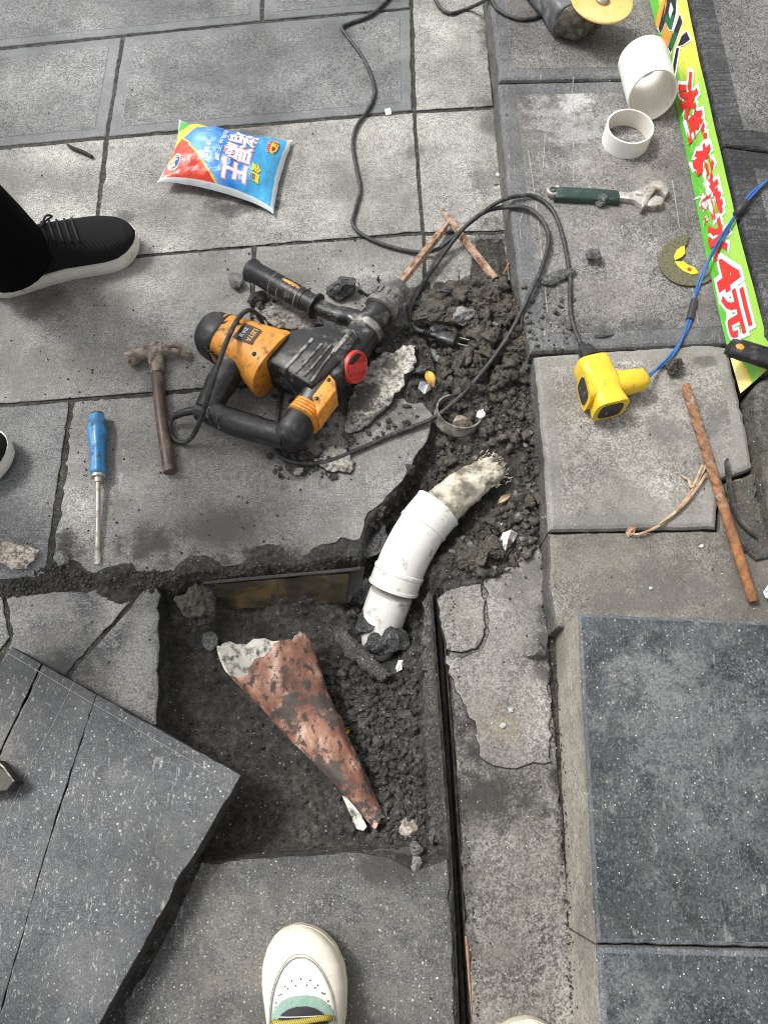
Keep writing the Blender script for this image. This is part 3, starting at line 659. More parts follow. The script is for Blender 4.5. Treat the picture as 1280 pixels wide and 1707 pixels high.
# gear case with ribs
gc = bez('gear_case', slab_px([(437, 598), (474, 617), (519, 645), (552, 618), (578, 590), (600, 560), (592, 546), (548, 538), (484, 547)], .094, .078, bevel=.009, step=.01), m_black, drill, angle=35)
m_rib = plain('scuffed_black_plastic', (0.05, 0.05, 0.05), .5, var=.3, dirt=(0.42, 0.39, 0.35), dirt_amt=.9, dirt_scale=60, dirt_thr=.48)
for (a, b), (c, d), w in (((521, 565), (475, 615), .0032), ((537, 573), (493, 622), .002), ((553, 574), (507, 628), .002), ((567, 570), (518, 637), .002), ((586, 552), (556, 586), .004)):
    bez('cooling_rib', sweep(catmull([P(a, b, .0945), P((a + c) / 2, (b + d) / 2, .095), P(c, d, .0945)], 6), (w, .0022), n=8), m_rib, drill)
bez('hammer_housing', sweep(PP([(506, 697)], .05) + PP([(512, 688), (536, 652), (566, 612), (594, 574), (606, 557)], .050), [(.022, .028), (.023, .034), (.025, .037), (.027, .038), (.028, .031), (.027, .028)], n=32, e=3.2), m_black, drill, angle=50)
bez('side_plate', slab_px([(549, 622), (520, 659), (529, 692), (561, 650), (559, 634)], .0895, .05, bevel=.004), m_orange, drill, angle=35)
for q in ((548, 634), (528, 665)): bez('screw', lathe([(0, .0035), (.002, .0035), (.003, .002)], P(*q, .0885), (0, 0, 1), 12), m_labelblack, drill)
m_redk = m_red
# bellows ring
for i in range(4):
    f = i / 3
    a, b = 517 - 11 * f, 686 + 11 * f * 1.1
    bez('bellows', sweep([P(a + 2.2, b - 3.2, .052), P(a + 1, b - 1.4, .052), P(a - 1, b + 1.4, .052), P(a - 2.2, b + 3.2, .052)], [(.024, .034), (.0275, .039), (.0275, .039), (.024, .034)], n=28, e=2.8), m_orange, drill)
# D handle
bez('handle_end', sweep(PP([(473, 741), (477, 735), (488, 720), (500, 704), (506, 696)], .05), [(.012, .02), (.021, .031), (.0235, .035), (.0235, .035), (.0235, .035)], n=28, e=3.0, dome=.005), m_blackc, drill, angle=50)
bez('rear_grip', sweep(catmull([P(333, 684, .036), P(352, 688, .04), P(385, 702, .044), P(430, 716, .047), P(476, 728, .05)], 5), [(.019, .019)] * 5 + [(.0215, .021)] * 5 + [(.0225, .0225)] * 6 + [(.021, .022)] * 5, n=28, e=2.3, dome=.004), m_blackc, drill, angle=50)
bez('handle_strut', sweep(catmull([P(396, 598, .052), P(380, 622, .05), P(362, 652, .045), P(347, 684, .04)], 4), [(.026, .030)] * 4 + [(.024, .026)] * 4 + [(.022, .022)] * 5, n=26, e=2.8), m_blackc, drill, angle=50)
for a, b, c in (((352, 672), (345, 690), (352, 706)), ((372, 677), (362, 696), (366, 715)), ((402, 690), (388, 705), (384, 718)), ((430, 697), (410, 703), (392, 716))):
    bez('seam', tube([P(*a, .058), P(*b, .0635), P(*c, .054)], .0008, 6), m_rib, drill)
# front end
nk, ck, tp = P(606, 557, .052), P(634, 516, .051), P(664, 476, .05)
ax = (tp - nk).normalized(); L1 = (ck - nk).length; L2 = (tp - nk).length
col_ = bez('front_collar', lathe([(-.004, .026), (.0, .0285), (.010, .0285), (.0105, .0275), (.024, .0275), (.025, .025), (L1 + .004, .0245)], nk, ax, 32), m_black, drill, angle=30)
bez('clamp_band', lathe([(.004, .0288), (.005, .0296), (.017, .0296), (.018, .0288)], nk, ax, 32), m_steel, drill, angle=30)
m_chuck = plain('grey_dusty_chuck', (0.10, 0.098, 0.092), .6, var=.3, bump=.5, dirt=(0.28, 0.27, 0.25), dirt_amt=.8, dirt_scale=60, dirt_thr=.5)
chuck = bez('chuck', lathe([(L1 - .003, .026), (L1 - .002, .031), (L1 + .004, .0325), (L1 + .008, .0315), (L1 + .010, .029), (L1 + .03, .0275), (L2 - .004, .025), (L2, .020), (L2, .010)], nk, ax, 36), m_chuck, drill, angle=30)
s_ = ax.orthogonal().normalized(); w_ = ax.cross(s_)
for k in range(14):
    th = 2 * math.pi * k / 14; r_ = s_ * math.cos(th) + w_ * math.sin(th)
    bez('grip_block', box(nk + ax * (L1 + .022) + r_ * .0285, ax * .0075, ax.cross(r_) * .0038, r_ * .0018), m_chuck, chuck, smooth=False)
bit = bez('drill_bit', sweep([tp - ax * .01, tp.lerp(P(745, 374, .012), .5), P(738, 383, .016), P(747, 372, .012)], [(.0085, .0085)] * 2 + [(.008, .008), (.002, .006)], n=6, e=2), m_rustybit, drill, smooth=False)
# depth selector knob
kn, ka = P(588, 611, .060), Vector((.72, -.42, .42))
ka.normalize()
knob = bez('selector_knob', lathe([(-.014, .029), (.006, .029), (.010, .0275), (.011, .024), (.0075, .0225), (.0075, .010), (.0105, .009), (.0105, .002)], kn, ka, 32), m_red, drill, angle=30)
s_ = ka.orthogonal().normalized(); w_ = ka.cross(s_)
for dx, L in ((-.006, .019), (.006, .019)):
    bez('knob_rib', box(kn + ka * .006 + s_ * dx, s_ * .0014, w_ * L, ka * .0058), m_red, knob, smooth=False)
bez('knob_rib', box(kn + ka * .0085, s_ * .007, w_ * .021, ka * .0045), m_red, knob, smooth=False)
# side handle
bez('side_handle_arm', sweep(catmull([P(600, 540, .052), P(585, 530, .052), P(560, 524, .052), P(528, 511, .052)], 4), [(.018, .017)] * 4 + [(.0155, .016)] * 4 + [(.014, .014)] * 5, n=22, e=2.6), m_black, drill)
ha, hb = P(527, 511, .052), P(416, 449, .046); hx = (hb - ha).normalized(); HL = (hb - ha).length
sh = bez('side_handle', lathe([(-.002, .022), (-.001, .0245), (.003, .0245), (.004, .0175), (.02, .0185), (.06, .0198), (HL - .016, .0195), (HL - .010, .022), (HL - .004, .023), (HL, .020), (HL, .002)], ha, hx, 30), m_blackc, drill, angle=30)
for k in range(9):
    bez('grip_groove', lathe([(.026 + k * .0095, .0185), (.0265 + k * .0095, .02025), (.0277 + k * .0095, .02025), (.0282 + k * .0095, .0185)], ha, hx, 26), m_rib if k % 2 else m_blackc, sh)
iu = Vector((0, 0, 1)); iv = hx.cross(iu).normalized()
bez('grip_inlay', sweep([ha + hx * d + Vector((0, .006, .0155)) for d in (.03, .04, .055, .07, .08)], [(.001, .002), (.0045, .004), (.006, .0045), (.0045, .004), (.001, .002)], n=14), m_orange, sh)
# power cord with plug
cord_pts = [(338, 684, .036), (315, 686, .034), (294, 692, .024), (284, 706, .012), (287, 727, .008), (304, 738, .008), (322, 726, .025), (338, 690, .075), (356, 632, .115), (376, 575, .122), (396, 533, .112), (415, 517, .09), (432, 527, .055), (440, 545, .02), (470, 620, .008), (462, 700, .007), (462, 752, .007), (490, 770, .006), (540, 771, .006), (600, 748, .006), (660, 722, .006), (720, 698, .010), (768, 660, .022), (812, 610, .036), (850, 555, .052), (878, 500, .080), (902, 448, .080), (914, 405, .080), (908, 375, .080), (884, 350, .079), (850, 345, .074), (810, 352, .05), (775, 378, .028), (740, 422, .014), (707, 470, .010), (686, 512, .012), (683, 532, .014), (694, 548, .018), (712, 555, .024), (724, 558, .027)]
bez('power_cord', tube([P(*q) for q in cord_pts], [.0055] * 3 + [.0042] * (len(cord_pts) - 3), 10, 10), m_cord, drill)
bez('cord_sleeve', tube([P(336, 684, .036), P(320, 685, .035), P(303, 689, .030), P(292, 694, .022)], [.0095, .0075, .0065, .006], 12, 5), m_blackc, drill)
pa, pb = P(718, 557, .026), P(764, 569, .030); pd = (pb - pa).normalized(); ps = pd.cross(Vector((0, 0, 1))).normalized()
plug = bez('plug', sweep([pa, pa + pd * .006, pa + pd * .012, pa + pd * .014, pa + pd * .030, pa + pd * .044, pa + pd * .0445, pa + pd * .047], [(.005, .005), (.0055, .0055), (.0065, .006), (.010, .0075), (.0125, .009), (.0135, .0095), (.0175, .012), (.017, .0115)], n=22, e=3), m_blackc, drill, angle=40)
for k in range(4): bez('strain_ring', lathe([(0, .005), (.0005, .0075), (.002, .0075), (.0025, .005)], pa - pd * (.002 + k * .0042), pd, 14), m_blackc, plug)
for s in (-1, 1): bez('prong', box(pb + pd * .009 + ps * s * .0065, pd * .009, ps * .0008, Vector((0, 0, .003))), m_steel, plug, smooth=False)

# ================================================================== angle grinder (cut by the top of the frame)
gr = empty('angle_grinder', P(960, 30, ZK), label='grey angle grinder with yellow grinding disc lying on the kerb', cat='angle grinder')
gA, gB = P(948, 30, ZK + .036), P(845, -90, ZK + .034); gd = (gB - gA).normalized()
bez('body', sweep([gA - gd * .004, gA, gA + gd * .02, gA + gd * .06, gA + gd * .13, gA + gd * .22, gA + gd * .235], [(.033, .033), (.036, .035), (.034, .034), (.030, .031), (.028, .030), (.030, .030), (.02, .02)], n=32, e=3.4), m_gdark, gr, angle=40)
bez('vent_slot', box(gA + Vector((.016, -.024, .012)), gd * .003, Vector((0, 0, .012)), Vector((.3, -.9, 0)) * .012), m_labelblack, gr, smooth=False)
gh = P(984, 18, ZK + .035)
bez('gear_head', sweep([gA - gd * .006, gA - gd * .016, gh + Vector((0, 0, 0)), gh - gd * .022, gh - gd * .034], [(.034, .033), (.030, .031), (.033, .033), (.028, .030), (.012, .016)], n=30, e=2.7), m_ghead, gr, angle=45)
bez('head_cap', lathe([(0, .032), (.010, .033), (.022, .029), (.03, .02)], gh + Vector((0, 0, .008)), (0, 0, 1), 30), m_ghead, gr, angle=35)
dc = P(1002, 3, ZK + .075)
disc = bez('grinding_disc', lathe([(0, .061), (.003, .0625), (.005, .061), (.005, .025), (.003, .018), (.003, .006)], dc, (.06, -.05, 1), 48), m_disc, gr, angle=25)
bez('lock_nut', lathe([(.003, .013), (.009, .0135), (.010, .012), (.010, .007), (.008, .006)], dc, (.06, -.05, 1), 24), m_steel, disc, angle=30)
gl = gA + gd * .035 + Vector((0, 0, .0335)); gs = gd.cross(Vector((0, 0, 1))).normalized()
# ================================================================== black mains cord ending in the yellow socket
cab = empty('mains_cord', P(600, 300, 0), label='thin black mains cord winding from the top of the picture to the yellow socket', cat='cord')
cp = [(700, -60, .005), (650, -5, .005), (618, 25, .005), (585, 38, .005), (570, 46, .006), (580, 62, .005), (604, 95, .005), (620, 130, .005), (624, 158, .005), (612, 185, .005), (594, 212, .005), (588, 240, .005), (594, 280, .005), (600, 315, .005), (592, 350, .005), (588, 372, .005), (602, 390, .005), (640, 408, .005), (690, 420, .006), (725, 417, .012), (752, 398, .020), (790, 366, .036), (828, 338, .075), (862, 327, .079), (893, 328, .076), (920, 350, .075), (935, 385, .075), (944, 425, .075), (950, 470, .075), (950, 510, .075), (956, 545, .076), (969, 575, .080), (976, 588, .088)]
bez('cord', tube([P(*q) for q in cp], .0038, 10, 10), m_cord, cab)
cq = P(968, 573, .080); cr = P(990, 606, .095); cd_ = (cr - cq).normalized()
bez('plug', sweep([cq, cq + cd_ * .012, cq + cd_ * .014, cq + cd_ * .03, cq + cd_ * .04], [(.005, .005), (.0065, .0065), (.012, .011), (.0155, .013), (.0165, .013)], n=20, e=3), m_blackc, cab)
c2 = empty('grinder_cord', P(760, 10, 0), label='black grinder cord looping over the kerb edge at the top', cat='cord')
bez('cord', tube([P(*q) for q in [(690, -60, .005), (722, -6, .005), (735, 14, .005), (752, 22, .005), (780, 14, .005), (806, 2, .045), (814, -6, .08), (820, 2, .08), (832, 18, .075), (860, 31, .075), (890, 30, .075), (905, 18, .075), (905, -20, .08), (880, -80, .085)]], .0038, 10, 8), m_cord, c2)

# ================================================================== yellow socket on its blue lead
so = empty('extension_socket', P(1010, 645, ZK), label='yellow rubber three-way socket on a twisted blue lead', cat='socket')
zc = ZK + .030
k1, k2 = P(984, 606, zc), P(1017, 684, zc); kd = (k2 - k1).normalized(); KL = (k2 - k1).length; kl = Vector((0, 0, 1)).cross(kd)
trunk = sweep([k1 - kd * .004, k1, k1 + kd * .014, k1 + kd * KL * .45, k1 + kd * KL * .75, k2 - kd * .004, k2], [(.024, .022), (.027, .026), (.027, .027), (.0285, .028), (.025, .026), (.028, .028), (.0285, .0285)], n=36, e=4.0)
kc = k1 + kd * KL * .55
armL = sweep([kc, kc - (kc - P(972, 652, zc)) * .55, P(972, 652, zc)], [(.024, .026), (.024, .026), (.028, .0285)], n=30, e=4.0)
ncK = P(1004, 642, zc)
arR = sweep([ncK, P(1030, 640, zc), P(1052, 636, zc), P(1070, 633, zc), P(1077, 631, zc)], [(.026, .024), (.021, .021), (.0195, .0195), (.018, .018), (.012, .012)], n=28, e=2.4, dome=.002)
MB().add(trunk).add(armL).add(arR).build('body', m_yellow, so, smooth=True, angle=55)
def outlet(c, nrm):
    nrm = Vector(nrm).normalized(); s = Vector((0, 0, 1)).cross(nrm).normalized(); u = nrm.cross(s)
    f = bez('outlet', sweep([c - nrm * .002, c + nrm * .0012], (.0195, .0195), n=28, e=4, up=u), m_blackc, so, angle=30)
    for q in (-1, 1): bez('slot', box(c + nrm * .0013 + s * q * .007 + u * .004 * q, s * .001, u * .005, nrm * .0004), m_steel, f, smooth=False)
outlet(k2 + kd * .0008, kd)
la = P(972, 652, zc); outlet(la + (la - kc).normalized() * .0008, la - kc)
bl = [(1076, 630, ZK + .028), (1092, 617, ZK + .012), (1115, 597, ZK + .004), (1136, 566, ZK + .004), (1150, 530, ZK + .004), (1157, 497, ZK + .004), (1166, 468, ZK + .006), (1183, 430, .096), (1205, 392, .128), (1233, 348, .167), (1258, 318, .168), (1290, 292, .167), (1360, 240, .167)]
B = catmull([P(*q) for q in bl], 10); lead = MB()
for s in (0, math.pi):
    pts = []
    for i, b in enumerate(B):
        a = i * .16 + s; t_ = Vector(B[min(i + 1, len(B) - 1)] - B[max(i - 1, 0)]).normalized(); n_ = t_.cross(Vector((0, 0, 1))).normalized(); m_ = n_.cross(t_)
        pts.append(Vector(b) + (n_ * math.cos(a) * .0022 + m_ * math.sin(a) * .0010))
    lead.add(tube(pts, .0021, 8, 1))
lead.build('blue_lead', m_blue, so, smooth=True)
def tape(px, r=.0062):
    q = [P(*v) for v in px]; bez('tape_wrap', tube(q, r, 12, 3), m_tape, so)
tape([(1157, 500, ZK + .004), (1153, 517, ZK + .004), (1149, 533, ZK + .004)])
tape([(1243, 337, .168), (1232, 350, .167), (1226, 358, .158)], .0064)

# ================================================================== hand tools
wr = empty('adjustable_wrench', P(1010, 322, ZK), label='adjustable wrench with dark green grip on the kerb', cat='wrench')
zt = ZK + .013
bez('grip', slab_px([(926, 309), (1000, 313), (1031, 316), (1034, 324), (1033, 334), (980, 331), (925, 328)], zt + .002, .014, bevel=.004), m_green, wr, angle=40)
ring_c = P(922, 318, zt - .003)
bez('hanging_eye', lathe([(-.005, .0105), (-.003, .0125), (.003, .0125), (.005, .0105), (.003, .0072), (-.003, .0072), (-.005, .0105)], ring_c, (0, 0, 1), 28, cap=False), m_chrome, wr)
bez('shank', slab_px([(1030, 318), (1048, 320), (1062, 316), (1086, 302), (1096, 300), (1090, 320), (1078, 340), (1068, 341), (1056, 332), (1032, 329)], zt, .011, bevel=.002), m_chrome, wr, angle=40)
bez('fixed_jaw', slab_px([(1086, 301), (1099, 299), (1112, 308), (1114, 319), (1110, 325), (1100, 316), (1093, 315), (1085, 325), (1078, 341), (1070, 346), (1068, 338)], zt + .004, .016, bevel=.002), m_chrome, wr, angle=40)
bez('moving_jaw', slab_px([(1082, 332), (1092, 324), (1104, 328), (1107, 335), (1101, 342), (1086, 343), (1077, 342)], zt + .002, .014, bevel=.002), m_chrome, wr, angle=40)
w0, w1 = P(1058, 322, zt + .001), P(1071, 324, zt + .001); wd = (w1 - w0).normalized()
bez('worm_screw', lathe([(i * .0014, .0042 if i % 2 else .0032) for i in range(10)], w0, wd, 16), m_chrome, wr)

hm = empty('claw_hammer', P(265, 680, 0), label='mud-caked claw hammer with brown steel handle', cat='hammer')
bez('handle', sweep(catmull([P(260, 594, .014), P(264, 640, .0125), P(272, 710, .0115), P(284, 787, .0115)], 6), [(.0105, .0105)] * 6 + [(.0108, .0108)] * 6 + [(.0112, .0112)] * 7, n=22, dome=-.002), m_hammerhandle, hm)
bez('head', sweep(catmull([P(213, 600, .016), P(220, 597, .016), P(232, 591, .017), P(245, 587, .018), P(258, 585, .018), P(272, 584, .018)], 4), [(.0125, .0125)] * 4 + [(.012, .012)] * 4 + [(.009, .0105)] * 4 + [(.011, .013)] * 4 + [(.0165, .0155)] * 3 + [(.013, .013)] * 2, n=20, e=2.6), m_hammerhead, hm)
bez('socket_neck', sweep([P(258, 582, .017), P(260, 592, .016), P(262, 612, .014), P(263, 622, .013)], [(.0135, .014), (.0155, .0145), (.0125, .0125), (.0112, .0112)], n=20), m_hammerhead, hm)
for q in (0, 1):
    bez('claw', sweep(catmull([P(266, 583 + q * 5, .02), P(285, 577 + q * 8, .019), P(303, 579 + q * 9, .014), P(320, 592 + q * 6, .006)], 5), [(.0055, .009)] * 5 + [(.0052, .006)] * 5 + [(.005, .004)] * 5 + [(.003, .002)], n=14, e=2.6), m_hammerhead, hm)

sdv = empty('screwdriver', P(163, 800, 0), label='flat-blade screwdriver with worn blue handle', cat='screwdriver')
s0, s1 = P(162, 692, .0165), P(164, 794, .0165); sx = (s1 - s0).normalized(); SL = (s1 - s0).length
def flutes(prof, o, d, n=36, k=6, amp=.0012):
    V, F = lathe(prof, o, d, n); 
    for i, (dd, r) in enumerate(prof):
        for j in range(n):
            c = Vector(o) + d * dd; v = Vector(V[i * n + j]); V[i * n + j] = c + (v - c) * (1 - (amp / max(r, .004)) * (.5 + .5 * math.cos(2 * math.pi * j / n * k)))
    return V, F
hd = bez('handle', flutes([(0, .010), (.001, .0125), (.006, .0135), (.008, .0135), (.012, .0165), (.03, .0175), (.045, .0165), (.062, .0135), (SL - .018, .0135), (SL - .010, .0145), (SL - .004, .0135), (SL - .002, .011)], s0, sx), m_bluehandle, sdv, angle=45)
m_oldcap = plain('rusty_cap', (0.10, 0.055, 0.03), .7, dirt=(.05, .08, .12), dirt_amt=.7)
bez('handle_cap', lathe([(-.003, .0085), (-.002, .0115), (.0015, .012)], s0, sx, 24), m_oldcap, hd)
m_blade = plain('scuffed_plated_steel', (0.52, 0.49, 0.44), .4, metal=.7, var=.2, dirt=(0.35, 0.30, 0.23), dirt_amt=.8, dirt_scale=60, dirt_thr=.5)
bez('ferrule', lathe([(0, .0115), (.002, .012), (.005, .0118), (.0055, .007), (.014, .0065), (.0145, .0045)], s1 - sx * .003, sx, 20), m_blade, sdv, angle=30)
e0 = s1 + sx * .008; e1 = P(163, 940, .004); bd = e1 - e0
bez('blade', sweep([e0, e0 + bd * .5, e0 + bd * .86, e0 + bd * .9, e0 + bd * .97, e1], [(.0042, .0042)] * 3 + [(.0052, .0030), (.0050, .0014), (.0044, .0008)], n=14), m_blade, sdv)

mb = empty('masonry_bit', P(1200, 820, ZK), label='long rusty spiral masonry drill bit lying across the kerb', cat='drill bit')
q0, q1 = P(1142, 642, ZK + .011), P(1255, 1003, ZK + .006); qd = (q1 - q0).normalized(); QL = (q1 - q0).length
qs = qd.cross(Vector((0, 0, 1))).normalized(); qw = qs.cross(qd); V, F = [], []; NN, RN = 150, 20
for i in range(NN + 1):
    d = QL * .62 * i / NN; tw = d / .030 * math.pi
    for k in range(RN):
        th = 2 * math.pi * k / RN; r_ = .0082 * (1 - .30 * max(0, math.cos(2 * (th - tw))) ** 2.0)
        if i < 6: r_ *= .75 + .25 * i / 6
        V.append(q0 + qd * d + (qs * math.cos(th) + qw * math.sin(th)) * r_)
for i in range(NN):
    for k in range(RN):
        k2 = (k + 1) % RN; F.append((i * RN + k, i * RN + k2, (i + 1) * RN + k2, (i + 1) * RN + k))
F.append(tuple(range(RN - 1, -1, -1)))
mk('flute', V, F, m_rust, mb, smooth=True)
bez('shank', lathe([(QL * .60, .0066), (QL * .63, .0078), (QL * .86, .0080), (QL * .865, .0074), (QL * .99, .0074), (QL, .0062)], q0, qd, 20), plain('orange_brown_rust', (0.30, 0.13, 0.05), .8, var=.4, scale=130, bump=.7, dirt=(0.12, 0.06, 0.035), dirt_amt=.8), mb, angle=40)

th_ = empty('trowel_handle', P(1250, 590, ZK), label='black plastic tool handle with yellow inlay over the banner end', cat='tool handle')
bez('grip', sweep(catmull([P(1211, 578, .128), P(1216, 580, .128), P(1232, 583, .13), P(1262, 592, .132), P(1310, 607, .134)], 5), [(.006, .005)] + [(.012, .009)] * 4 + [(.0165, .011)] * 5 + [(.0175, .012)] * 11, n=26, e=2.6, dome=.003), m_blackc, th_)
bez('grip_inlay', sweep([P(1226, 576, .1405), P(1230, 577, .1412), P(1236, 579, .1415), P(1240, 580, .141)], [(.002, .001), (.0055, .002), (.0055, .002), (.002, .001)], n=16), m_orange, th_)
bez('neck', tube([P(1308, 607, .134), P(1350, 618, .15), P(1400, 630, .165)], .006, 10, 4), m_steel, th_)

# broken cutting disc
bd_ = empty('broken_cutting_disc', P(1130, 440, ZK), label='broken olive cutting disc with yellow label remains', cat='cutting disc')
cx_, cy_ = 1150, 433.5
arc = []
for i in range(33):
    a = R(92 + i * (318 - 92) / 32); arc.append((cx_ + 52 * math.cos(a), cy_ - 42.5 * math.sin(a)))
inner = [(1175, 463), (1168, 459), (1164, 455), (1161, 448), (1158, 445), (1150, 443), (1145, 438), (1139, 435.5), (1131, 435), (1124, 434.8), (1131, 432.5), (1137, 428), (1141, 422), (1141, 410), (1146, 405), (1144, 402), (1148, 399), (1146, 396.5), (1150, 394)]
zd = ZK + .006
bez('abrasive_sheet', slab_px(arc + inner, zd, .0025, bevel=.0003), m_abrasive, bd_, smooth=False)
bez('paper_label', slab_px([(1140.5, 409.5), (1141.5, 421.5), (1136, 428), (1124.5, 433.5), (1123, 427), (1127, 417), (1134, 411.5)], zd + .0006, .0005, .0001), m_sticker, bd_, smooth=False)
pl2 = bez('paper_label', slab_px([(1124.5, 435.5), (1139, 436), (1149, 443), (1157.5, 445.5), (1163.5, 455), (1152, 457), (1138, 451), (1129, 443)], zd + .0006, .0005, .0001), m_sticker, bd_, smooth=False)
m_redprint = plain('red_print', (0.6, 0.03, 0.03), .6, bump=0)
bez('print_mark', lathe([(0, .0042), (.0002, .0042)], P(1148.5, 449, zd + .0007), (0, 0, 1), 14), m_redprint, pl2)
# ================================================================== plastic pipes
pt = empty('pipe_offcut', P(1085, 150, ZK), label='wide white plastic pipe offcut lying against the banner', cat='pipe')
za = ZK + .049
a1 = P(1087, 160, za); a0 = a1 + Vector((-.008, .098, .002))
def shell(o, e, r, th, n=48, cut0=0.0, cut1=0.0, m=6):
    """open pipe with wall thickness; cut = slant of the ends"""
    o, e = Vector(o), Vector(e); ax = (e - o).normalized(); L = (e - o).length
    s = ax.cross(Vector((0, 0, 1)) if abs(ax.z) < .95 else Vector((0, 1, 0))).normalized(); w = s.cross(ax); V, F = [], []
    prof = [(i / m, r) for i in range(m + 1)] + [((m - i) / m, r - th) for i in range(m + 1)]
    for f, rr in prof:
        for k in range(n):
            t = 2 * math.pi * k / n; sl = (cut0 * (1 - f) + cut1 * f) * math.sin(t)
            V.append(o + ax * (L * f + sl) + (s * math.cos(t) + w * math.sin(t)) * rr)
    N = len(prof)
    for i in range(N):
        for k in range(n):
            k2, j = (k + 1) % n, (i + 1) % N
            F.append((i * n + k, i * n + k2, j * n + k2, j * n + k))
    M = [0 if i <= m else 1 for i in range(N) for k in range(n)]
    return V, F, M
V, F, M = shell(a0, a1, .0465, .0028, cut0=-.004, cut1=-.013)
mk('pipe_wall', V, F, [m_pvc, m_pvcin], pt, smooth=True, angle=35, midx=M)
rg = empty('pipe_ring', P(1043, 225, ZK), label='short white plastic pipe ring standing on the kerb', cat='pipe')
V, F, M = shell(P(1041, 236, ZK + .001), P(1041, 236, ZK + .001) + Vector((0, 0, .036)), .0445, .003)
mk('pipe_wall', V, F, [m_pvc, m_pvcin], rg, smooth=True, angle=35, midx=M)
br = empty('buried_ring', P(760, 700, 0), label='dirty plastic pipe ring half buried in the trench soil', cat='pipe')
m_dirtypvc = plain('dirty_plastic', (0.30, 0.285, 0.25), .55, var=.25, dirt=(0.06, 0.055, 0.048), dirt_amt=.9, dirt_scale=40, dirt_thr=.5)
V, F, M = shell(P(760, 700, -.012), P(760, 700, -.012) + Vector((.004, .006, .022)), .041, .0026)
mk('pipe_wall', V, F, m_dirtypvc, br, smooth=True, angle=35)

m_pvcmud = plain('muddy_white_pvc', (0.78, 0.77, 0.73), .38, var=.04, scale=30, bump=.08, dirt=(0.17, 0.15, 0.12), dirt_amt=.8, dirt_scale=42, dirt_thr=.60)
dp = empty('drain_pipe', P(670, 950, -.08), label='white plastic drain pipe with elbow rising from the dug hole', cat='pipe')
ez = lambda l: [P(*q) for q in l]
path = ez([(618, 1090, -.125), (628, 1062, -.085), (640, 1024, -.06), (652, 990, -.04), (662, 962, -.026), (675, 930, -.012), (692, 898, -.001), (708, 873, .004), (722, 856, .006), (730, 847, .007)])
low = path[:4]; path = path[1:]
bez('pipe', sweep(catmull(low, 5), (.0365, .0365), n=36), m_pvcmud, dp)
el = catmull([path[2].lerp(path[3], .35), path[3], path[4], path[5], path[6], path[7], path[8]], 16)
nE = len(el); prof = []
for i in range(nE):
    f = i / (nE - 1); r_ = .0405
    if f < .05: r_ = .0430
    if .05 <= f < .20: r_ = .0415
    if .20 <= f < .232: r_ = .0427
    if .62 <= f < .65: r_ = .0428
    if .65 <= f: r_ = .0415
    if f > .95: r_ = .0430
    prof.append((r_, r_))
bez('elbow', sweep(el, prof, n=40), m_pvcmud, dp, angle=28)

# frayed sacking stuffed in the pipe mouth
st = empty('rag_plug', P(790, 815, 0), label='frayed cream rag stuffed into the pipe mouth', cat='rag')
m_rag = plain('cream_fibre', (0.62, 0.57, 0.46), .9, var=.2, scale=90, bump=1.0, dirt=(0.11, 0.10, 0.08), dirt_amt=.9, dirt_scale=34, dirt_thr=.475)
sp = catmull(ez([(722, 857, .006), (738, 842, .008), (762, 822, .012), (788, 803, .014), (812, 788, .016), (830, 778, .018)]), 8)
V, F = sweep(sp, [(.036 - .016 * (i / (len(sp) - 1)) ** 1.6, .034 - .018 * (i / (len(sp) - 1))) for i in range(len(sp))], n=40)
V = [Vector(v) for v in V]
for i, v in enumerate(V):
    nz = mnoise.fractal(v * 60, .8, 2.0, 4) ; n2 = mnoise.noise(v * 25)
    c = Vector(sp[min(i // 40, len(sp) - 1)]); V[i] = v + (v - c).normalized() * (nz * .004 + n2 * .004)
mk('wad', V, F, m_rag, st, smooth=True)
rnd = random.Random(5); fb = MB(); e_ = Vector(sp[-1]); ed = (Vector(sp[-1]) - Vector(sp[-4])).normalized(); es = ed.cross(Vector((0, 0, 1)))
for i in range(260):
    o_ = e_ - ed * rnd.uniform(-.004, .035) + es * rnd.gauss(0, .013) + Vector((0, 0, rnd.gauss(.007, .008)))
    d_ = (ed + es * rnd.gauss(0, .35) + Vector((0, 0, rnd.gauss(.1, .3)))).normalized()
    L = rnd.uniform(.003, .009)
    fb.add(tube([o_, o_ + d_ * L * .5 + Vector((0, 0, rnd.gauss(0, .003))), o_ + d_ * L], [.0008, .0007, .0004], 4, 2))
fb.build('frayed_fibres', m_rag, st, kind='stuff')

# ================================================================== rust-red cone of broken pipe in the pit
cn = empty('broken_pipe_cone', P(500, 1200, -.06), label='red-brown curled broken pipe shard with white inside lying in the pit', cat='pipe shard')
t = NT('red_brown_glaze'); cv = t.mapv(rot=(0, 0, R(-31)), scale=(1.1, .8, 1)); n1 = t.noise(24, 6, .6, vec=cv); n2 = t.noise(75, 5, .7, vec=cv)
c_ = t.ramp(n1, [(.34, (.13, .058, .042)), (.48, (.25, .115, .075)), (.56, (.38, .205, .14)), (.64, (.56, .39, .32))])
n3 = t.noise(22, 6, .7, vec=t.mapv(loc=(3, 8, 2)))
c_ = t.mix(t.ramp(n2, [(.545, 0), (.575, .92)]), c_, (.05, .043, .04))
c_ = t.mix(t.ramp(n3, [(.485, 0), (.54, .9)]), c_, (.065, .057, .052))
m_cone = t.fin(c_, t.ramp(n2, [(.4, .45), (.6, .85)]), t.bump(n2, .4, .001))
m_conein = plain('white_mud_spotted', (0.72, 0.69, 0.62), .5, var=.1, dirt=(0.05, 0.045, 0.04), dirt_amt=.95, dirt_scale=75, dirt_thr=.53)
c0, c1 = P(450, 1096, -.004), P(630, 1372, -.034)
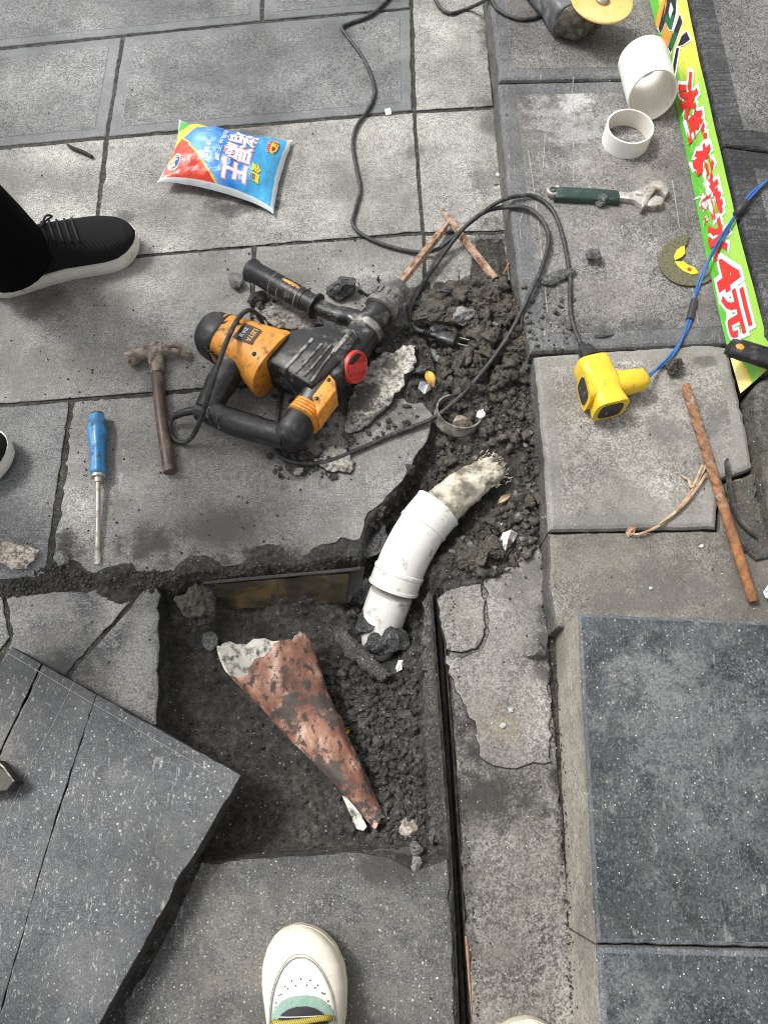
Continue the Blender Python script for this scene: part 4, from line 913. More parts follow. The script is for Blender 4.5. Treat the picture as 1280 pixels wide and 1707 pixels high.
cd = (c1 - c0).normalized(); CL = (c1 - c0).length; cs = cd.cross(Vector((0, 0, 1))).normalized(); cw = cs.cross(cd)
def cone_pt(t, th, off=0):
    a = .0575 * (1 - t) ** 1.12 + .007; b = .030 * (1 - t) ** .9 + .005
    a += off; b += off
    a *= 1 + .05 * math.sin(3 * th + 4 * t); dn = .0022 * mnoise.noise(Vector((math.cos(th) * 2, math.sin(th) * 2, t * 6))) + .0012 * mnoise.noise(Vector((math.cos(th) * 6, math.sin(th) * 6, t * 18))); a += dn; b += dn
    st_ = -.16 * max(0, math.cos(th + .30)) ** 5 - .13 * max(0, math.cos(th + 1.2)) ** 2 + .02 * math.sin(th * 2 + 1)   # mouth cut back on top, long below
    st_ += .012 * math.sin(th * 9) + .006 * math.sin(th * 23)
    tt = st_ + (1.0 - st_) * t
    en = .012 * math.sin(th * 2) * (t > .97)
    return c0 + cd * (CL * (tt + en)) + cs * (math.cos(th) * a) + cw * (math.sin(th) * b)
V, F, M = [], [], []; NT_, NH = 46, 52
for off in (0, -.0022):
    for i in range(NT_ + 1):
        for k in range(NH + 1):
            th = R(203) + R(340) * k / NH
            p = cone_pt(i / NT_, th, off + .006 * (k / NH) * (1 if i > 20 else .4))
            V.append(p)
W = NH + 1; B0 = (NT_ + 1) * W
for i in range(NT_):
    for k in range(NH):
        a = i * W + k; F.append((a, a + 1, a + W + 1, a + W)); M.append(0)
        a += B0; F.append((a, a + W, a + W + 1, a + 1)); M.append(1)
for i in range(NT_):
    for k in (0, NH):
        a = i * W + k; F.append((a, a + W, a + W + B0, a + B0)); M.append(1)
for k in range(NH):
    for i in (0, NT_):
        a = i * W + k; F.append((a, a + B0, a + 1 + B0, a + 1)); M.append(1)
mk('curled_sheet', V, F, [m_cone, m_conein], cn, smooth=True, midx=M)
bez('white_inner_end', slab_px([(570, 1326), (590, 1335), (612, 1378), (606, 1385), (595, 1382)], -.030, .003, .0006), m_conein, cn, smooth=False)

# ================================================================== bag of leak-stopping powder
bag = empty('powder_bag', P(375, 280, 0), label='blue and red printed plastic bag of powder on the pale paving', cat='bag')
BQ = [P(262, 304, .024), P(455, 357, .010), P(488, 232, .008), P(299, 198, .020)]   # BL, BR, TR, TL
def bag_pt(u, v, side=1, up=0.0):
    # u along the bag (0 = red end), v across (0 = near edge)
    pu, pv = u, v
    # pinched long edges
    cu = 4 * u * (1 - u)
    v2 = v + (0.5 - v) * .19 * cu ** .6 + .012 * mnoise.noise(Vector((u * 7, v * 2, 8))); u2 = u + (0.5 - u) * (.10 if u < .5 else .035) * (4 * v * (1 - v)) ** 1.2 + .008 * mnoise.noise(Vector((u * 3, v * 9, 4)))
    p = BQ[0] * (1 - u2) * (1 - v2) + BQ[1] * u2 * (1 - v2) + BQ[2] * u2 * v2 + BQ[3] * (1 - u2) * v2
    f = max(0, (4 * u * (1 - u))) ** .62 * max(0, 4 * v * (1 - v)) ** .55
    edge = min(u, 1 - u, v, 1 - v)
    wr_ = .0030 * math.sin(9 * (u + .7 * v) + 5 * mnoise.noise(Vector((u * 3, v * 3, 7)))) * abs(mnoise.noise(Vector((u * 6, v * 5, 12)))) + .0034 * mnoise.noise(Vector((u * 8, v * 5, 1))) + .0022 * mnoise.ridged_multi_fractal(Vector((u * 5, v * 4, 2)), 1.0, 2.0, 3, 1.0, 2.0) * .5 + .0011 * math.sin(u * 40 + v * 9 + 3 * mnoise.noise(Vector((u * 5, v * 5, 3)))) * max(0, 1 - 5 * min(u, 1 - u)) + .001 * mnoise.noise(Vector((u * 22, v * 14, 5)))
    if side > 0: z = p.z + .043 * f + wr_ * min(1, edge * 12)
    else: z = max(.0008, p.z - .012 * f)
    d = Vector((0, 0, z + up))
    return Vector((p.x, p.y, d.z))
t = NT('printed_bag_film'); uvn = t.n('TexCoord').outputs['UV']; sx_ = t.n('SeparateXYZ', {0: uvn}); U_, V_ = sx_.outputs[0], sx_.outputs[1]
wob = t.math('MULTIPLY', t.math('SUBTRACT', t.noise(5, 3, .5, vec=uvn), .5), .10)
blue = t.mix(t.ramp(t.noise(7, 4, .6, vec=uvn), [(.4, 0), (.65, 1)]), (.012, .15, .53), (.03, .27, .66))
blue = t.mix(t.ramp(U_, [(.64, 0), (.86, .9)]), blue, (.06, .42, .74))
blue = t.mix(t.ramp(t.math('ADD', t.math('ABSOLUTE', t.math('SUBTRACT', U_, .30)), t.math('MULTIPLY', t.math('SUBTRACT', V_, .6), .25)), [(.03, .75), (.16, 0)]), blue, (.20, .46, .76))
# red panel: below a slanted line at the near end; green and yellow at the far corner
lin = t.math('ADD', t.math('ADD', U_, t.math('MULTIPLY', V_, .70)), wob)
redm = t.math('LESS_THAN', lin, .51); yelm = t.math('LESS_THAN', lin, .53)
c_ = t.mix(yelm, blue, (.85, .58, .03))
c_ = t.mix(redm, c_, (.62, .055, .025))
l2 = t.math('SUBTRACT', t.math('MULTIPLY', V_, .62), t.math('ADD', U_, t.math('MULTIPLY', wob, .5)))
c_ = t.mix(t.math('GREATER_THAN', l2, .27), c_, (.80, .66, .06))
c_ = t.mix(t.math('GREATER_THAN', t.math('ADD', l2, t.math('MULTIPLY', V_, .3)), .66), c_, (.06, .42, .06))
ed_ = t.math('MINIMUM', t.math('MINIMUM', t.math('MULTIPLY', U_, 1.5), t.math('MULTIPLY', t.math('SUBTRACT', 1.0, U_), 1.1)), t.math('MINIMUM', t.math('MULTIPLY', V_, .9), t.math('MULTIPLY', t.math('SUBTRACT', 1.0, V_), .9)))
c_ = t.mix(t.ramp(ed_, [(.028, 1), (.034, 0)]), c_, (.70, .76, .78))
m_bag = t.fin(c_, .22, t.bump(t.noise(11, 5, .65, vec=t.mapv(uvn, scale=(1.0, .7, 1)), dist=1.6), .4, .006), spec=.6)
m_bag.node_tree.nodes['Principled BSDF'].inputs['Coat Weight'].default_value = .35
NU, NV = 96, 64; V, F, UV = [], [], []
for side in (1, -1):
    for j in range(NV + 1):
        for i in range(NU + 1): V.append(bag_pt(i / NU, j / NV, side)); UV.append((i / NU, j / NV))
W = NU + 1; B0 = W * (NV + 1)
for j in range(NV):
    for i in range(NU):
        a = j * W + i; F.append((a, a + 1, a + W + 1, a + W)); F.append((a + B0, a + W + B0, a + W + 1 + B0, a + 1 + B0))
bm_ = mk('film', V, F, m_bag, bag, smooth=True, uv=UV)
m_pink = plain('pink_print', (.75, .25, .35), .4, bump=0); m_bwhite = plain('bag_white_print', (.85, .82, .85), .35, bump=0); m_byellow = plain('bag_yellow_print', (.85, .72, .03), .35, bump=0)
m_bdark = plain('bag_dark_print', (.03, .07, .25), .4, bump=0); m_bred = plain('bag_red_print', (.6, .03, .04), .4, bump=0)
def bag_text(s, u0, u1, v0, v1, mat, off=.03, up=.0012, keep=None, outline=None):
    """reads down the bag: text x runs from the far edge to the near edge, letters' tops towards the blue end"""
    fn = lambda a, b, h=up: bag_pt(b, 1 - a, 1, h)
    V2, _ = text2d(s, 0); kp = (V2.min(0), V2.max(0))
    if outline: text_on('lettering', s, lambda a, b: fn(a, b, up - .0005), outline[0], bag, off=outline[1], box01=(v0, u0, v1, u1), sub=3, keep=kp)
    text_on('lettering', s, fn, mat, bag, off=off, box01=(v0, u0, v1, u1), sub=3, keep=kp)
bag_text('堵漏王', .545, .765, .16, .90, m_bwhite, off=.02, outline=(m_pink, .055))
bag_text('金固', .79, .86, .60, .82, m_byellow, off=.035, outline=(m_bdark, .06))
bag_text('防渗水不漏', .475, .515, .18, .74, m_bwhite, off=.005)
bag_text('速凝型', .36, .41, .45, .78, m_bwhite, off=.005)
def bag_disc(u, v, ru, rv, mat, up):
    pts = [bag_pt(u, v, 1, up)] + [bag_pt(u + ru * math.cos(2 * math.pi * k / 28), v + rv * math.sin(2 * math.pi * k / 28), 1, up) for k in range(28)]
    mk('print_oval', pts, [(0, 1 + k, 1 + (k + 1) % 28) for k in range(28)], mat, bag)
bag_disc(.895, .76, .045, .115, m_byellow, .0008); bag_disc(.915, .76, .025, .10, m_bdark, .0009); bag_disc(.90, .76, .030, .09, m_byellow, .0010)
bag_text('隆旺', .885, .918, .15, .33, m_bred, off=.03, up=.0016)
bag_text('WANG', .855, .878, .14, .36, m_bred, off=.03, up=.0016, outline=(m_bwhite, .09))
bag_disc(.10, .22, .062, .105, m_bwhite, .0008); bag_disc(.10, .22, .054, .092, m_bdark, .0010); bag_disc(.085, .22, .036, .085, m_byellow, .0012)
bag_text('1kg', .075, .135, .72, .85, m_bwhite, off=.03, up=.0018, outline=(m_bdark, .07))

# ================================================================== printed banner on the kerb
ban = empty('banner', P(1190, 330, ZK), label='green printed plastic banner with red lettering along the step', cat='banner')
bl_ = catmull([P(a, b, ZK + .004) for a, b in [(1060, -120), (1080, -8), (1106, 92), (1130, 196), (1152, 300), (1171, 400), (1190, 488), (1210, 572), (1234, 658)]], 10)
br_ = catmull([P(a, b, z) for a, b, z in [(1112, -120, .15), (1142, -8, .15), (1163, 92, .15), (1187, 196, .15), (1211, 300, .15), (1234, 400, .15), (1258, 490, .148), (1284, 590, .135), (1297, 640, .12)]], 10)
NBn = len(bl_)
def ban_pt(a, b, up=0.0):
    """a down the banner, b across from the kerb side"""
    f = a * (NBn - 1); i = min(int(f), NBn - 2); f -= i
    l = Vector(bl_[i] * (1 - f) + bl_[i + 1] * f); r_ = Vector(br_[i] * (1 - f) + br_[i + 1] * f)
    p = l.lerp(r_, b); p.z += .010 * (b ** 2 - b) + .0022 * mnoise.noise(Vector((a * 14, b * 2, 0))) * b
    n_ = (r_ - l).cross(Vector(bl_[i + 1] - bl_[i])).normalized()
    if n_.z < 0: n_ = -n_
    return p + n_ * up
t = NT('banner_print'); uvn = t.n('TexCoord').outputs['UV']; sx_ = t.n('SeparateXYZ', {0: uvn}); A_, B_ = sx_.outputs[0], sx_.outputs[1]
gcol = t.mix(t.ramp(B_, [(.25, 0), (.75, 1)]), (.10, .42, .04), (.34, .60, .09))
gcol = t.mix(t.ramp(t.noise(6, 4, .6, vec=t.mapv(uvn, scale=(4, 1, 1)), dist=.6), [(.55, 0), (.75, .35)]), gcol, (.5, .72, .25))
# lemon patch at the near end and the yellow splash behind the big letters
d1 = t.n('VectorMath', {0: t.mapv(uvn, loc=(-.99 * 5, -.02 * 1.6, 0), scale=(5, 1.6, 1))}, operation='LENGTH').outputs['Value']
d1 = t.math('ADD', d1, t.math('MULTIPLY', t.math('SUBTRACT', t.noise(8, 2, .5, vec=uvn), .5), .3))
gcol = t.mix(t.ramp(d1, [(.52, 1), (.60, 0)]), gcol, (.82, .55, .06))
gcol = t.mix(t.ramp(d1, [(.40, .8), (.48, 0)]), gcol, (.86, .74, .30))
splash = t.math('ADD', A_, t.math('MULTIPLY', t.math('SUBTRACT', t.noise(5, 3, .6, vec=t.mapv(uvn, scale=(3, 1.2, 1))), .5), .12))
gcol = t.mix(t.math('MULTIPLY', t.ramp(splash, [(.24, 1), (.31, 0)]), t.ramp(B_, [(.22, 0), (.45, 1)])), gcol, (.82, .70, .12))
m_ban = t.fin(gcol, .30, t.bump(t.noise(8, 4, .6, vec=t.mapv(uvn, scale=(6, 1, 1))), .25, .004), spec=.5)
V, F, UV = [], [], []; NB2 = 14; NA = 150
for i in range(NA + 1):
    for k in range(NB2 + 1):
        a, b = i / NA, k / NB2
        V.append(ban_pt(a, b)); UV.append((a, b))
for i in range(NA):
    for k in range(NB2):
        am, bm2 = (i + .5) / NA, (k + .5) / NB2
        q = i * (NB2 + 1) + k; F.append((q, q + 1, q + NB2 + 2, q + NB2 + 1))
sheet = mk('sheet', V, F, m_ban, ban, smooth=True, uv=UV)
bmm = bmesh.new(); bmm.from_mesh(sheet.data)                       # cut slantwise at the near end
ca, cb = P(1234, 656, ZK), P(1300, 596, .14); cn_ = Vector((0, 0, 1)).cross(cb - ca); cn_ = -cn_ if cn_.y > 0 else cn_
bmesh.ops.bisect_plane(bmm, geom=bmm.verts[:] + bmm.edges[:] + bmm.faces[:], plane_co=ca, plane_no=cn_, clear_outer=True)
bmm.to_mesh(sheet.data); bmm.free()
m_banred = plain('banner_red', (.66, .035, .03), .4, var=.1, bump=0); m_banwhite = plain('banner_white', (.72, .78, .84), .4, var=.03, bump=0); m_banblack = plain('banner_black', (.02, .022, .02), .4, bump=0)
m_bangreen = plain('banner_dark_green', (.015, .13, .05), .4, bump=0); m_banor = plain('banner_orange', (.62, .30, .05), .4, var=.15, bump=0)
y_to_a = lambda y: (lambda ys: float(np.interp(y, ys, np.linspace(0, 1, len(ys)))))([PX(p)[1] for p in bl_])
chars = [('冰', 133, 187), ('鲜', 191, 243), ('柠', 248, 302), ('檬', 307, 362), ('水', 369, 423), ('4', 432, 476), ('元', 486, 546)]
for ch, y0, y1 in chars:
    V2, _ = text2d(ch, 0); kp = (V2.min(0), V2.max(0))
    a0, a1 = y_to_a(y0 - 1), y_to_a(y1 + 1)
    b0, b1 = .19, .77
    sk = .036
    for mat, off, up in ((m_banwhite, .125, .0012), (m_banred, .040, .0020)):
        fn = lambda a, b, u=up: ban_pt(min(1, max(0, a0 + (a1 - a0) * a - sk * (b - .5))), b0 + (b1 - b0) * b, u)
        text_on('lettering', ch, fn, mat, ban, off=off, keep=kp, sub=1)
# big slanted letters at the far end, cut by the frame
def ban_poly(px, mat, up):
    z0 = .11; pts = []
    for x, y in px:
        a = y_to_a(y); best = None
        for it in range(3):      # find banner coordinates of the pixel
            for k in range(41):
                q = PX(ban_pt(a, k / 40)); e = abs(q[0] - x)
                if best is None or e < best[0] or k == 0 and False: best = (e, k / 40, q[1])
            a += (y - best[2]) * .0012; b = best[1]; best = None
        pts.append(ban_pt(min(1, max(0, a)), b, up))
    fs = [tuple(range(len(pts)))]
    mk('lettering', pts, fs, mat, ban)
for px, mat, up in (([(1088, 40), (1096, 20), (1104, 0), (1112, -40), (1118, -40), (1112, 10), (1102, 42), (1096, 50)], m_banor, .0012),
        ([(1096, 48), (1116, -30), (1132, -30), (1130, 22), (1121, 52), (1115, 52), (1110, 38), (1102, 58)], m_banwhite, .0012),
        ([(1098, 48), (1118, -30), (1129, -30), (1127, 22), (1119, 50), (1116, 48), (1110, 35), (1102, 56)], m_banblack, .0018),
        ([(1109, 34), (1111, 24), (1124, 26), (1120, 48), (1116, 49)], m_bangreen, .0024), ([(1115, 21), (1120, 4), (1124, 16), (1119, 32)], m_banwhite, .0030),
        ([(1102, 66), (1110, 38), (1114, 54), (1122, 54), (1113, 80)], m_banor, .0014),
        ([(1113, 80), (1133, 20), (1140, 36), (1128, 68), (1117, 92)], m_banwhite, .0012), ([(1114, 79), (1133, 24), (1138, 37), (1126, 68), (1118, 88)], m_banblack, .0018), ([(1116, 78), (1124, 52), (1130, 58), (1121, 84)], m_bangreen, .0024),
        ([(1128, 80), (1136, 56), (1146, 50), (1154, 67), (1140, 76)], m_banwhite, .0012), ([(1130, 77), (1137, 60), (1145, 53), (1151, 66), (1139, 75)], m_banblack, .0018),
        ([(1120, 108), (1126, 78), (1135, 78), (1126, 130)], m_banwhite, .0012), ([(1122, 108), (1128, 80), (1132, 80), (1125, 128)], m_banblack, .0018)):
    ban_poly(px, mat, up)
# ================================================================== loose slab and steel frame
ls = empty('loose_slab', P(150, 1400, .0), label='loose dark slab with saw cuts lying askew over the cracked paver', cat='stone slab')
DM = [m_dark, m_dark, m_side]
for pts in ([(20, 1078), (70, 1106), (10, 1232), (-100, 1480), (-230, 1760), (-330, 1690), (-100, 1290)],
            [(71.5, 1107), (161, 1157), (134, 1239), (102, 1337), (65, 1460), (0, 1690), (-30, 1800), (-228, 1762), (-98, 1481), (12, 1233)],
            [(161.8, 1157.6), (250, 1207), (402, 1292), (384, 1325), (366, 1352), (334, 1410), (316, 1438), (301, 1456), (292, 1474), (284, 1498), (230, 1593), (165, 1707), (100, 1820), (-28, 1802), (.8, 1690.5), (65.8, 1460.5), (102.8, 1337.5), (134.8, 1239.5)]):
    paver(pts, DM, z=.05, thick=.046, bevel=.0011, jit=.0004, step=.010, name='slab_piece', parent=ls)
m_score = plain('pale_scored_line', (.24, .235, .225), .8, var=.3, bump=.3)
for l in ([(16, 1090), (120, 1152), (250, 1228), (374, 1300)], [(126, 1133), (90, 1205), (49, 1281), (7, 1373)], [(76, 1112), (45, 1172), (20, 1225)]):
    bez('scored_line', sweep(catmull([P(a, b, .0502) for a, b in l], 8), (.0005, .0003), n=6), m_score, ls)

t_conc = stone('dark_pit_concrete', (0.022, 0.021, 0.020), (0.06, 0.058, 0.055), (0.15, 0.147, 0.138), grain=150, contrast=1.2, white=.5, pits=.4, bump=.9, rough=.6)
fr = empty('angle_iron_surround', P(600, 1000, -.03), label='rusty muddy angle-steel frame round the pit and channel', cat='steel frame')
m_muddysteel = plain('muddy_rusty_steel', (0.060, 0.054, 0.045), .6, metal=.3, var=.5, scale=35, bump=.7, dirt=(0.17, 0.115, 0.05), dirt_amt=.75, dirt_scale=20, dirt_thr=.58)
m_wetsteel = plain('black_wet_steel', (0.022, 0.021, 0.020), .45, metal=.2, var=.5, scale=60, bump=.8, dirt=(0.09, 0.08, 0.07), dirt_amt=.7, dirt_scale=60, dirt_thr=.55)
bez('side_flange', slab_px([(703, 1060), (708, 1000), (716, 985), (734, 1200), (749, 1408), (716, 1404)], -.014, .006, jit=.0022, step=.007), t_conc, fr, smooth=False)
for a, b in (([(718, 985), (734, 1190), (750, 1412), (763, 1700), (772, 1990)], .0), ([(734, 985), (746, 1140), (757, 1285), (784, 1710), (800, 1990)], -.002)):
    bez('upright_lip', sweep(catmull([P(x, y, b - .014) for x, y in a], 6), (.0017, .0145), n=8, e=6), m_wetsteel, fr, smooth=False)
bez('channel_bar', tube([P(x, y, -.020) for x, y in [(728, 990), (742, 1200), (755, 1420), (772, 1700), (782, 1990)]], .0042, 8, 6), m_wetsteel, fr)
bez('rusty_rod', tube([P(x, y, -.003) for x, y in [(777, 1560), (782, 1630), (788, 1712), (797, 1900)]], .0023, 8, 5), plain('copper_rust', (.30, .16, .10), .6, var=.3), fr)
a, b, c, d = P(360, 975, -.004), P(582, 958, -.004), P(577, 1004, -.048), P(357, 1017, -.050)
nn = (b - a).cross(d - a).normalized() * .003
m_plate = plain('rust_stained_plate', (0.055, 0.046, 0.032), .5, metal=.3, var=.5, scale=30, bump=.4, dirt=(0.26, 0.17, 0.06), dirt_amt=.7, dirt_scale=14, dirt_thr=.56)
def plate_mesh(a, b, c, d, nn, m=14, k=5):
    V, F = [], []
    for s in (0, 1):
        for j in range(k + 1):
            for i in range(m + 1):
                u, v = i / m, j / k; p = (a * (1 - u) + b * u) * (1 - v) + (d * (1 - u) + c * u) * v
                V.append(p + nn * s + Vector((0, 0, .0012 * mnoise.noise(p * 60))))
    W = m + 1; B_ = W * (k + 1)
    for j in range(k):
        for i in range(m):
            q = j * W + i; F += [(q, q + W, q + W + 1, q + 1), (q + B_, q + 1 + B_, q + W + 1 + B_, q + W + B_)]
    rim = [i for i in range(m)] + [m + j * W for j in range(k)] + [k * W + m - i for i in range(m)] + [(k - j) * W for j in range(k)]
    for q in range(len(rim)): r0, r1 = rim[q], rim[(q + 1) % len(rim)]; F.append((r0, r1, r1 + B_, r0 + B_))
    return V, F
bez('back_plate', plate_mesh(a, b, c, d, nn), m_plate, fr, smooth=False)
bez('top_lip', sweep(catmull([P(340, 972, -.003), P(460, 961, -.002), P(583, 950, -.001), P(600, 946, -.001)], 4), (.003, .0025), n=8, e=4), m_wetsteel, fr, smooth=False)
bez('bent_bracket', plate_mesh(P(584, 950, -.002), P(605, 945, -.002), P(600, 975, -.03), P(578, 1006, -.045), Vector((.003, 0, 0)), 4, 4), m_wetsteel, fr, smooth=False)

ce = empty('concrete_piece', P(620, 1120, -.04), label='broken concrete edge in the pit below the drain pipe', cat='concrete')
v, f, m = prism([P(x, y, -.034) for x, y in [(545, 1036), (575, 1046), (600, 1072), (622, 1092), (645, 1112), (656, 1122), (640, 1136), (606, 1118), (574, 1092), (556, 1066)]], -.034, .035, .006, .007, .002, seed=4)
mk('concrete_mass', v, f, t_conc, ce)

# ================================================================== rocks, clods, flakes
def ico(sub):
    bm = bmesh.new(); bmesh.ops.create_icosphere(bm, subdivisions=sub, radius=1.0)
    V = [v.co.copy() for v in bm.verts]; F = [tuple(v.index for v in f.verts) for f in bm.faces]; bm.free(); return V, F
ICO1, ICO2, ICO3, ICO4 = ico(1), ico(2), ico(3), ico(4)
def rock(seed, sub=ICO3, rough=.25, cuts=6, freq=1.6, fine=.0):
    rnd = random.Random(seed); off = Vector((rnd.uniform(-50, 50), rnd.uniform(-50, 50), rnd.uniform(-50, 50)))
    pl = []
    for _ in range(cuts):
        n_ = Vector((rnd.gauss(0, 1), rnd.gauss(0, 1), rnd.gauss(0, 1))).normalized(); pl.append((n_, rnd.uniform(.45, .85)))
    V = []
    for v in sub[0]:
        p = v.copy()
        for n_, d in pl:
            e = p.dot(n_) - d
            if e > 0: p -= n_ * e
        k = 1 + rough * mnoise.noise(v * freq + off) + (fine * mnoise.fractal(v * 6 + off, .7, 2, 4) if fine else 0)
        V.append(p * k)
    return V, sub[1]
def stone_thing(name, px, py, size, mat, label, cat, seed, rot=0, sink=.25, sub=ICO3, tilt=0, z=None, fine=.05, cuts=6, smooth=False, group=None):
    V, F = rock(seed, sub, .3, cuts, fine=fine); c = S(px, py) if z is None else P(px, py, z)
    a, b, h = size; Mx = Matrix.Rotation(rot, 3, 'Z') @ Matrix.Rotation(tilt, 3, 'X')
    c = P(px, py, c.z + h * (1 - sink))
    W = [Mx @ Vector((v.x * a, v.y * b, v.z * h)) + c for v in V]
    return mk(name, W, F, mat, smooth=smooth, angle=30 if smooth else None, label=label, cat=cat, group=group)
m_rockd = stone('dark_broken_stone', (0.025, 0.026, 0.027), (0.06, 0.061, 0.062), (0.16, 0.16, 0.158), grain=150, contrast=1.0, white=.4, pits=.2, bump=.8)
m_rockg = stone('grey_broken_stone', (0.09, 0.09, 0.09), (0.17, 0.17, 0.168), (0.33, 0.33, 0.32), grain=150, contrast=1.0, white=.4, pits=.2, bump=.7)
m_rockp = stone('pale_tan_broken_stone', (0.14, 0.105, 0.07), (0.36, 0.31, 0.25), (0.62, 0.58, 0.52), grain=90, contrast=1.0, white=.3, pits=.2, bump=.8)
m_lime = stone('lime_mortar', (0.06, 0.055, 0.048), (0.36, 0.34, 0.30), (0.62, 0.60, 0.54), grain=75, contrast=1.0, white=.2, pits=.9, bump=.9, stains=[((600, 675, .05, .9), (.05, .046, .04), .95), ((655, 620, .03, 1.0), (.06, .055, .048), .9), ((505, 540, .03, 1.0), (.06, .055, .05), .6), ((600, 600, .05, 1.0), (.05, .046, .04), .7)])
m_gritb = plain('blue_grey_chip', (.42, .45, .47), .7, var=.15)
chunks = [
 ('stone_chip', 829, 291, (.004, .006, .0035), m_white, 'white stone chip at the kerb foot level with the wrench', 61, .3, .1),
 ('stone_chip', 826, 306, (.005, .004, .003), m_rockg, 'grey stone chip at the kerb foot just below the white chip', 62, .3, .1),
 ('stone_chip', 851, 1183, (.006, .0045, .0025), m_gritb, 'pale blue-grey chip on the broken block above the tan stain', 63, .3, .1),
 ('stone_chip', 837, 1209, (.005, .004, .0022), m_gritb, 'pale grey chip on the broken block within the tan stain', 64, .3, .1),
 ('stone_chip', 1168, 910, (.0035, .003, .002), m_white, 'white chip on the kerb beside the lower part of the masonry bit', 65, .3, .1),
 ('stone_chip', 1084, 980, (.0035, .003, .002), m_gritb, 'pale chip on the muddy kerb stone above the dark step', 66, .3, .1),
 ('stone_chunk', 986, 425, (.016, .016, .014), m_rockd, 'dark angular stone chunk on the kerb between cord and broken disc', 11, .4, .15),
 ('stone_flake', 930, 458, (.034, .015, .007), m_rockd, 'flat dark stone flake on the kerb under the cord', 12, .5, .2),
 ('stone_chunk', 1004, 334, (.017, .013, .010), m_rockd, 'small dark lump touching the wrench grip', 13, .2, .2),
 ('mud_ball', 1125, 611, (.016, .014, .014), m_clod, 'round dark mud ball under the blue lead', 14, .0, .1),
 ('stone_chunk', 568, 478, (.030, .024, .020), m_rockd, 'dark pointed stone between drill side handle and chuck', 15, .3, .2),
 ('stone_chunk', 392, 468, (.017, .020, .011), m_rockg, 'grey flaky stone beside the end of the drill side handle', 16, 1.0, .2),
 ('stone_chunk', 430, 497, (.020, .016, .010), m_rockd, 'dark mud lump under the drill side handle', 17, .2, .2),
 ('stone_flake', 22, 925, (.046, .022, .010), m_rockp, 'pale tan broken stone on the paver near the screwdriver', 18, -.15, .2),
 ('stone_chunk', 102, 931, (.017, .012, .010), m_rockg, 'small grey stone beside the screwdriver tip', 19, .3, .2),
 ('stone_chunk', 888, 1087, (.021, .016, .012), m_cblock, 'rough concrete lump on the broken block by the dark step', 20, .2, .3),
 ('mud_lump', 322, 1012, (.034, .032, .032), m_clod, 'large mud lump at the pit corner by the cracked paver', 21, .2, .3),
 ('stone_chunk', 350, 1068, (.014, .015, .011), m_rockg, 'pale small stone in the mud beside the pipe shard mouth', 22, .2, .2),
 ('stone_chunk', 610, 1042, (.028, .022, .026), m_rockd, 'dark stone wedged against the drain pipe foot', 23, .4, .25),
 ('stone_chunk', 655, 1066, (.030, .026, .028), m_rockd, 'brownish stone in front of the drain pipe foot', 24, .9, .25),
 ('stone_chunk', 628, 1078, (.032, .022, .026), m_rockd, 'low dark stone in the hole between the two stones at the pipe foot', 67, .2, .25),
 ('stone_chunk', 626, 905, (.023, .038, .024), m_rockd, 'dark stone standing in the trench against the broken paver', 25, -.4, .3),
 ('stone_chunk', 604, 985, (.020, .026, .020), m_rockd, 'dark stone between bent bracket and drain pipe', 26, -.4, .3),
 ('stone_chunk', 682, 1382, (.015, .015, .012), m_rockp, 'cream stone in the pit corner by the shard tip', 27, .4, .25),
 ('stone_chunk', 694, 1440, (.010, .011, .009), m_rockg, 'grey pebble at the notch of the front paver', 28, .4, .2),
 ('stone_chunk', 690, 1415, (.014, .012, .009), m_rockg, 'small square grey stone above the front paver notch', 29, .4, .2),
 ('mud_clod', 728, 522, (.046, .022, .018), m_clod, 'long brown mud clod above the drill plug', 30, .35, .3),
 ('stone_chunk', 772, 527, (.024, .017, .013), m_rockg, 'flat grey stone beside the drill plug', 31, 1.0, .3),
 ('stone_chunk', 732, 545, (.018, .016, .012), m_rockg, 'rounded grey stone against the drill plug', 32, .0, .3),
 ('mud_clod', 745, 487, (.026, .012, .012), m_rockd, 'dark flat clod at the top edge of the soil heap', 33, .2, .3),
 ('mud_clod', 815, 500, (.030, .026, .022), m_clod, 'large brown clod at the top of the soil heap by the kerb', 34, .2, .35),
 ('mud_clod', 845, 520, (.024, .022, .018), m_clod, 'brown clod wedged between soil heap and kerb', 35, .9, .35),
 ('mud_clod', 790, 930, (.024, .020, .018), m_clod, 'tan clod below the white paper scrap in the trench', 36, .2, .35),
 ('mud_clod', 820, 915, (.020, .020, .017), m_clod, 'dark clod beside the white paper scrap', 37, .2, .35),
 ('stone_chunk', 768, 706, (.026, .015, .014), m_rockp, 'pale stone lying inside the half buried ring', 38, -.1, .2),
 ('stone_chunk', 800, 690, (.010, .010, .008), m_white, 'white stone chip at the edge of the half buried ring', 39, .4, .2),
 ('mud_clod', 870, 575, (.020, .018, .015), m_clod, 'clod against the corner of the pale kerb stone', 40, .4, .35),
 ('stone_chunk', 700, 618, (.014, .011, .008), m_rockd, 'dark chip next to the yellow leaf', 41, .4, .3),
 ('stone_chunk', 725, 595, (.015, .018, .006), m_rockg, 'thin grey-brown flake below the drill plug', 42, .8, .3),
 ('stone_chunk', 497, 785, (.010, .009, .008), m_rockg, 'grey pebble below the drill handle on the paver', 44, .6, .1),
 ('stone_flake', 1003, 557, (.018, .008, .004), m_rockd, 'thin dark flake on the kerb above the socket', 45, .2, .1),
]
